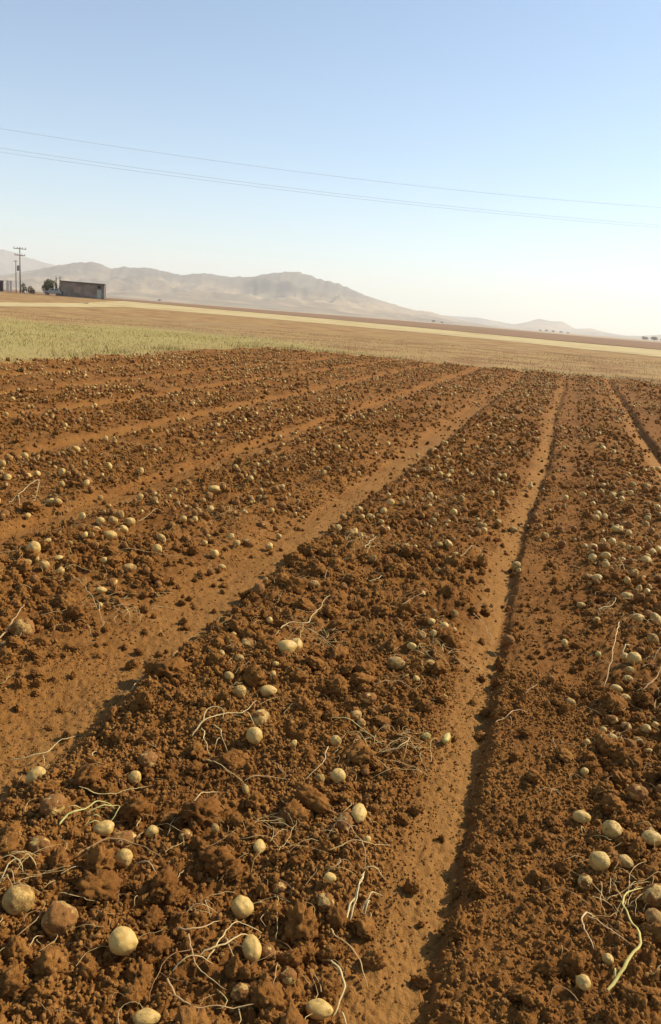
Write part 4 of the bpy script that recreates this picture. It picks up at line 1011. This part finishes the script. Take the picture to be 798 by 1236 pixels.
# ------------------------------------------------------------------ grass beyond the field
def blades(name, n, fn, hgt, cols, label, wid=.006):
    x, y = fn(n); n = len(x)
    z = height(x, y, False) if n < 400000 else 0*x
    h = hgt[0]+(hgt[1]-hgt[0])*rng.random(n)**2; th = rng.uniform(0, 2*math.pi, n); ln = rng.normal(0, .35, (n, 2))*h[:, None]
    w = wid*(.6+.8*rng.random(n))
    dx = np.cos(th)*w; dy = np.sin(th)*w
    V = np.empty((n, 3, 3), np.float32)
    V[:, 0] = np.stack([x-dx, y-dy, z-.01], -1); V[:, 1] = np.stack([x+dx, y+dy, z-.01], -1); V[:, 2] = np.stack([x+ln[:, 0], y+ln[:, 1], z+h], -1)
    c = np.array(cols)[rng.integers(0, len(cols), n)]*rng.uniform(.86, 1.12, (n, 1))
    pt = sstep(-.1, .35, fbm(x*.22, y*.5, 640, 3))[:, None]*.75; c = c*(1-pt)+np.array([.40, .275, .11])*pt
    o = link(name, mesh_np(name, V.reshape(-1, 3), np.arange(n*3).reshape(-1, 3), False, np.repeat(c, 3, 0)), M['blade'])
    tag(o, label, kind='stuff'); return o
def green_pts(n):
    d = np.sqrt(rng.uniform(13**2, 42**2, n)); a = -YAW+rng.uniform(R(-34), R(12), n); x = d*np.sin(a); y = d*np.cos(a)
    k = (rng.random(n) < green_mask(x, y)*(.25+.75*sstep(-.3, .25, fbm(x*.3, y*.3, 650, 3)))) & (field_mask(x, y) < .35); return x[k], y[k]
def dry_pts(n):
    d = np.sqrt(rng.uniform(16**2, 62**2, n)); a = -YAW+rng.uniform(R(-34), R(34), n); x = d*np.sin(a); y = d*np.cos(a)
    k = (field_mask(x, y) < .3) & (rng.random(n) < .25+.75*sstep(-.1, .3, fbm(x*.3, y*.3, 600, 3))); return x[k], y[k]
def edge_pts(n):
    t = rng.random(n); side = rng.random(n) < .45
    x = np.where(side, FIELD_L+rng.normal(-.5, .5, n), FIELD_L+t*22); y = np.where(side, 12+t*19, FIELD_F+rng.normal(.6, .5, n))
    k = (field_mask(x, y) < .6) & (rng.random(n) < sstep(-.2, .3, fbm(x*.8, y*.8, 610, 3))); return x[k], y[k]
blades('grass', 55000, green_pts, (.02, .085), [(.30, .26, .065), (.37, .305, .09), (.43, .335, .125), (.26, .235, .06)], 'short green weeds and grass outside the field', .009)
blades('dry_grass', 60000, dry_pts, (.03, .12), [(.46, .34, .15), (.40, .27, .11), (.50, .39, .20), (.34, .22, .09)], 'dry yellowish stubble grass beyond the field', .010)
blades('edge_weeds', 9000, edge_pts, (.06, .24), [(.26, .24, .07), (.32, .27, .09), (.40, .31, .13)], 'tufts of weeds along the field edge', .008)

# ------------------------------------------------------------------ far buildings, poles, vehicle
M.update(wall=mat_plain('mud_plaster', (.22, .18, .14), .9, .3, .5), patch=mat_plain('bare_plaster', (.29, .225, .165), .9, .15, 1), roof=mat_plain('tar_roof', (.10, .085, .07), .9),
         door=mat_plain('pale_green_door', (.36, .40, .34), .7, .1), post=mat_plain('lime_washed_post', (.55, .49, .40), .8, .1), dark=mat_plain('dark_opening', (.035, .03, .03), .8),
         wood=mat_plain('grey_pole_wood', (.20, .165, .13), .85, .25, 3), metal=mat_plain('grey_metal', (.17, .165, .155), .6, .15), ceramic=mat_plain('brown_insulator', (.16, .11, .09), .3, .1),
         paint=mat_plain('grey_green_paint', (.27, .275, .25), .5, .12), glass=mat_plain('dark_car_glass', (.03, .035, .04), .15, .1, 4, .5), tyre=mat_plain('tyre_rubber', (.025, .024, .023), .9, .1),
         bark=mat_plain('bark', (.16, .115, .08), .9, .3, 12), wire=mat_plain('aluminium_wire', (.45, .46, .48), .5, .1), sack=mat_plain('pale_sack', (.6, .56, .5), .8, .1), brick=mat_plain('dark_brick', (.14, .085, .075), .9, .25, 2))
def part(name, fn, mat, parent, smooth=False, loc=(0, 0, 0)):
    bm = bmesh.new(); fn(bm); return link(name, bm_mesh(name, bm, smooth), mat, parent, loc)
fr = lambda x, y: float(far_rise(np.array([x]), np.array([y]))[0])

A_, B_ = Vector((-106.72, 157.19)), Vector((-98.9, 161.6)); mid = (A_+B_)/2; dv = B_-A_; L = dv.length
bz = fr(*mid)-.1
bld = tag(empty('farm_building', (mid.x, mid.y, bz), math.atan2(dv.y, dv.x)), 'long low brown farm building with flat dark roof beside bushes at the far left', 'building')
dep = 5.0
part('wall', lambda bm: box(bm, (0, dep/2, 1.55), (L, dep, 3.1)), M['wall'], bld)
part('roof', lambda bm: box(bm, (0, dep/2-.05, 3.22), (L+.3, dep+.4, .24)), M['roof'], bld)
dr = part('door', lambda bm: box(bm, (L/2-1.0, -.04, 1.0), (.85, .1, 2.0)), M['door'], bld); tag(dr, 'pale greenish door')
part('window', lambda bm: box(bm, (L/2-1.0, -.03, 2.6), (.7, .1, .6)), M['dark'], bld)
part('corner_post', lambda bm: box(bm, (L/2+.24, -.1, 1.55), (.34, .34, 3.1)), M['post'], bld)
for xx, ww, hh, zz in ((-1.0, 1.4, 1.3, 1.7), (1.2, 1.2, 1.1, 1.1)):
    part('plaster_patch', lambda bm: box(bm, (xx, -.02, zz), (ww, .06, hh), .0), M['patch'], bld)
sh = tag(empty('shed', (-116.3, 150.3, fr(-116.3, 150.3)-.1), R(38)), 'dark brick shed cut by the left border', 'shed')
part('wall', lambda bm: box(bm, (-1.6, 1.5, 1.1), (4.2, 3, 2.2)), M['brick'], sh)
part('roof', lambda bm: box(bm, (-1.6, 1.5, 2.28), (4.4, 3.2, .14)), M['roof'], sh)
part('doorway', lambda bm: box(bm, (-.3, -.02, .95), (.9, .08, 1.9)), M['dark'], sh)
gp = tag(empty('gate_pier', (-115.2, 151.0, fr(-115.2, 151)-.1), R(38)), 'pale lime-washed gate pier right of the dark shed', 'pier')
part('pier', lambda bm: (box(bm, (0, 0, 1.15), (.5, .5, 2.3)), box(bm, (.62, .1, 1.15), (.42, .5, 2.3))), M['post'], gp)
part('cap', lambda bm: box(bm, (.28, .04, 2.37), (1.3, .64, .12)), M['post'], gp)

def utility_pole(x, y, h, label):
    p = tag(empty('utility_pole', (x, y, fr(x, y)-.1), R(36)), label, 'utility pole')
    part('pole', lambda bm: cyl(bm, (0, 0, h/2), .17, .10, h, 10), M['wood'], p, True)
    for z, w in ((h-.35, 2.5), (h-1.65, 2.1)):
        part('crossarm', lambda bm: box(bm, (0, -.16, z), (w, .12, .14)), M['wood'], p)
        for q in (-.46, -.2, .2, .46):
            part('insulator', lambda bm: (cyl(bm, (q*w, -.16, z+.18), .055, .075, .12, 8), cyl(bm, (q*w, -.16, z+.30), .075, .04, .12, 8)), M['ceramic'], p, True)
    t = part('transformer', lambda bm: (cyl(bm, (-.34, -.02, h-4.3), .27, .27, 1.0, 12), box(bm, (-.34, -.02, h-3.74), (.3, .3, .12)), box(bm, (-.14, 0, h-4.3), (.2, .14, .5))), M['metal'], p)
    return p
utility_pole(-113.25, 152.55, 9.35, 'tall utility pole with two crossarms and a transformer')
p2 = tag(empty('thin_pole', (-113.9, 152.05, fr(-113.9, 152.05)-.1)), 'thin bare pole close left of the utility pole', 'pole')
part('pole', lambda bm: cyl(bm, (0, 0, 3.3), .10, .07, 6.6, 8), M['wood'], p2, True)
part('crossarm', lambda bm: box(bm, (0, -.1, 6.45), (.9, .08, .1)), M['wood'], p2)

car = tag(empty('parked_car', (-107.95, 156.15, fr(-108, 156.2)-.02), R(34)), 'low grey vehicle parked at the left end of the long building', 'car')
def carbody(bm):
    pr = [(-1.75, .35), (-1.8, .8), (-1.2, .92), (1.75, .95), (1.8, .4)]
    vs_ = [[bm.verts.new((x, s*.78, z)) for x, z in pr] for s in (-1, 1)]
    bm.faces.new(vs_[0]); bm.faces.new(vs_[1][::-1])
    for i in range(len(pr)): j = (i+1) % len(pr); bm.faces.new((vs_[0][j], vs_[0][i], vs_[1][i], vs_[1][j]))
    bmesh.ops.bevel(bm, geom=list(bm.edges), offset=.06, segments=2, affect='EDGES')
def cabin(bm):
    lo = [(-.95, .9), (1.6, .92)]; hi = [(-.5, 1.48), (1.35, 1.48)]
    q = [[bm.verts.new((x, s*k, z)) for (x, z), k in zip(lo+hi[::-1], (.74, .74, .6, .6))] for s in (-1, 1)]
    bm.faces.new(q[0]); bm.faces.new(q[1][::-1])
    for i in range(4): j = (i+1) % 4; bm.faces.new((q[0][j], q[0][i], q[1][i], q[1][j]))
    bmesh.ops.bevel(bm, geom=list(bm.edges), offset=.05, segments=2, affect='EDGES')
part('body', carbody, M['paint'], car); part('cabin', cabin, M['paint'], car)
for a, b in ((-.42, .28), (.42, 1.18)): part('window', lambda bm: box(bm, ((a+b)/2, -.675, 1.2), (b-a-.06, .03, .34)), M['glass'], car)
for a in (-1.15, 1.15):
    for s in (-.72, .72):
        w = part('wheel', lambda bm: cyl(bm, (a, s, .31), .31, .31, .2, 16, 'Y'), M['tyre'], car)
        part('rim', lambda bm: cyl(bm, (a, s*1.09, .31), .18, .18, .08, 12, 'Y'), M['metal'], w)
for s in (-.5, .5): part('headlight', lambda bm: box(bm, (-1.8, s, .7), (.06, .26, .14)), M['post'], car)
sk = tag(link('sack', bm_mesh('sack', (lambda bm: (bmesh.ops.create_icosphere(bm, subdivisions=2, radius=.35, matrix=Matrix.Diagonal((1, .7, .8, 1))), bm)[1])(bmesh.new()), True), M['sack'], None, (-112.4, 152.9, fr(-112.4, 152.9)+.22)),
         'pale full sack on the ground right of the utility pole', 'sack')

# ------------------------------------------------------------------ trees and bushes
def leaf_cloud(name, blobs, n, size, cols, parent, mat):
    V = []; C = []
    w = np.array([b[3]*b[4]*b[5] for b in blobs]); w = w/w.sum()
    bi = rng.choice(len(blobs), n, p=w)
    B = np.array(blobs)[bi]
    q = rng.normal(0, 1, (n, 3)); q /= np.linalg.norm(q, axis=1)[:, None]; q *= (.35+.65*rng.random((n, 1))**.45)
    c = B[:, :3]+q*B[:, 3:6]
    a = rng.normal(0, 1, (n, 3)); a /= np.linalg.norm(a, axis=1)[:, None]; b = np.cross(a, rng.normal(0, 1, (n, 3))); b /= np.linalg.norm(b, axis=1)[:, None]
    s = size*(.6+.8*rng.random((n, 1)))
    V = np.stack([c-a*s, c-b*s*.5, c+a*s, c+b*s*.5], 1).reshape(-1, 3)
    cl = np.array(cols)[rng.integers(0, len(cols), n)]
    return link(name, mesh_np(name, V, np.arange(4*n).reshape(-1, 4), False, np.repeat(cl, 4, 0)), mat, parent)
GREEN = [(.10, .105, .045), (.12, .12, .055), (.075, .08, .035), (.14, .13, .06)]
def tree(name, x, y, blobs, n, size, label, trunk=.12, cat='tree', limbs=3, cols=GREEN, group=None):
    t = tag(empty(name, (x, y, fr(x, y)-.1)), label, cat, group)
    top = max(b[2] for b in blobs)
    def tr(bm):
        cyl(bm, (0, 0, top/2), trunk, trunk*.35, top, 8)
        for k in range(limbs):
            b = blobs[k % len(blobs)]; v = Vector((b[0], b[1], b[2]))-Vector((0, 0, top*.35)); l_ = max(.2, v.length)
            q = v.to_track_quat('Z', 'Y').to_matrix().to_4x4()
            bmesh.ops.create_cone(bm, cap_ends=True, segments=6, radius1=trunk*.5, radius2=trunk*.15, depth=l_, matrix=Matrix.Translation(Vector((0, 0, top*.35))+v/2) @ q)
    part('trunk', tr, M['bark'], t, True)
    leaf_cloud('crown', blobs, n, size, cols, t, M['leaf']); return t
def blob_tree(h, w, seed, nb=7):
    rr = random.Random(seed); bl = []
    for k in range(nb):
        a = rr.uniform(0, 6.28); q = rr.uniform(.15, .55)*w
        bl.append((q*math.cos(a), q*math.sin(a), h*rr.uniform(.35, .78), w*rr.uniform(.35, .55), w*rr.uniform(.35, .55), h*rr.uniform(.16, .26)))
    bl.append((0, 0, h*.62, w*.6, w*.6, h*.34)); return bl
tree('round_tree', -109.05, 156.4, blob_tree(3.7, 1.75, 1), 1600, .16, 'round dark green tree left of the long building')
for x, y, h, lab in ((-108.1, 157.6, 4.6, 'left of two thin upright saplings behind the parked vehicle'), (-107.45, 158.1, 4.5, 'right of two thin upright saplings, next to the building end')):
    tree('sapling', x, y, [(0, 0, h*.55, .22, .22, h*.38), (.12, 0, h*.4, .25, .25, h*.2)], 260, .11, lab, .05, 'sapling', 2, group='thin saplings by the building')
tree('bush', -107.3, 157.4, [(0, 0, .9, .9, .7, .8), (.6, .1, .7, .6, .6, .6)], 600, .14, 'dark bush filling the gap between vehicle and building', .06, 'bush')
tree('bush', -112.9, 153.1, [(0, 0, 1.2, .5, .5, 1.1), (.3, .1, .8, .5, .5, .7)], 420, .13, 'green bush at the foot of the utility pole', .05, 'bush', cols=[(.13, .13, .05), (.17, .15, .07)])
tree('bush', -111.7, 153.9, [(0, 0, .9, .7, .5, .8), (.5, .1, .6, .5, .5, .5)], 420, .13, 'thin brownish bush between utility pole and parked vehicle', .05, 'bush', cols=[(.2, .14, .07), (.16, .13, .06)])
def far_tree(azd, D, h, w, seed, label, cat='tree', group='dark trees dotted along the horizon'):
    h *= .8; w *= .75
    x, y = D*math.sin(R(azd)), D*math.cos(R(azd))
    tree('far_tree', x, y, blob_tree(h, w, seed, 6), 420, max(.5, w*.13), label, h*.03, cat, 3, [(.27, .25, .16), (.32, .29, .19), (.22, .20, .13)], group)  # leaf colours lightened to stand in for thicker haze over the distant trees
far_tree(-9.47, 1900, 9, 7, 11, 'single dark tree on the plain under the right end of the main hills')
far_tree(-8.9, 1900, 6, 5, 12, 'smaller tree just right of the single dark tree on the plain')
for k_, (az_, h_, w_, lb) in enumerate(((-2.4, 5.5, 5, 'leftmost tree of the tree row below the low right hills'), (-2.0, 6.5, 6, 'second tree from the left in the row below the low right hills'),
        (-1.55, 6.5, 6, 'middle tree of the row below the low right hills'), (-1.05, 6, 6, 'fourth tree of the row below the low right hills'), (-.6, 5, 5, 'rightmost tree of the tree row below the low right hills'))):
    far_tree(az_, 2400, h_*1.05, w_*1.5, 20+k_, lb, group='tree row on the right plain')
for k_, (az_, D_, h_, w_, lb) in enumerate(((4.2, 420, 4.6, 4, 'left tree of the dark clump near the right border'), (4.75, 410, 5.4, 4.5, 'middle tree of the dark clump near the right border'), (5.3, 415, 5.0, 4.5, 'tree of the dark clump cut by the right border'))):
    far_tree(az_, D_*3.6, h_*1.6, w_*2.4, 30+k_, lb, group='dark tree clump at the right border')
far_tree(-27.9, 1600, 5, 6, 41, 'tiny lone tree at the foot of the hills right of the building')

# ------------------------------------------------------------------ power lines
def wire(p0, p1, cf, label):
    a = np.array(p0); b = np.array(p1); s = np.linspace(-.55, 1.5, 60)
    P = np.stack([a[0]+(b[0]-a[0])*s, a[1]+(b[1]-a[1])*s, np.polyval(cf, s)], -1)
    T = np.gradient(P, axis=0); T /= np.linalg.norm(T, axis=1)[:, None]; S = np.cross(T, [0, 0, 1.0]); S /= np.linalg.norm(S, axis=1)[:, None]; N = np.cross(S, T)
    VV = np.concatenate([P+.0055*(S*math.cos(q)+N*math.sin(q)) for q in np.arange(6)*math.pi/3])
    idx = np.arange(360).reshape(6, 60); F = np.concatenate([np.stack([idx[k, :-1], idx[k, 1:], idx[(k+1) % 6, 1:], idx[(k+1) % 6, :-1]], -1) for k in range(6)])
    o = link('power_line', mesh_np('power_line', VV, F), M['wire']); tag(o, label, 'power line', 'power lines crossing the sky'); return o
wire((-26.25, 34.05), (3.52, 51.88), (1.46, -1.232, 8.461), 'topmost thin power line sagging across the sky')
wire((-26.27, 34.05), (3.67, 51.87), (1.187, -1.0795, 7.642), 'upper wire of the close pair of power lines in the sky')
wire((-26.27, 34.04), (3.69, 51.87), (1.088, -.943, 7.467), 'lowest of the three power lines in the sky')

# ------------------------------------------------------------------ haze
bm = bmesh.new(); box(bm, (0, 0, (460-1.6)/2), (22000, 22000, 460+1.6))
hzm = bpy.data.materials.new('pale_haze'); hzm.use_nodes = True; nt = hzm.node_tree
nt.nodes.remove(nt.nodes['Principled BSDF'])
pv = nt.nodes.new('ShaderNodeVolumePrincipled'); pv.inputs['Color'].default_value = (.965, .96, .95, 1); pv.inputs['Density'].default_value = HAZE; pv.inputs['Anisotropy'].default_value = .1
nt.links.new(pv.outputs[0], nt.nodes['Material Output'].inputs['Volume'])
tag(link('haze', bm_mesh('haze', bm), hzm), 'pale dusty haze over the plain', kind='stuff')
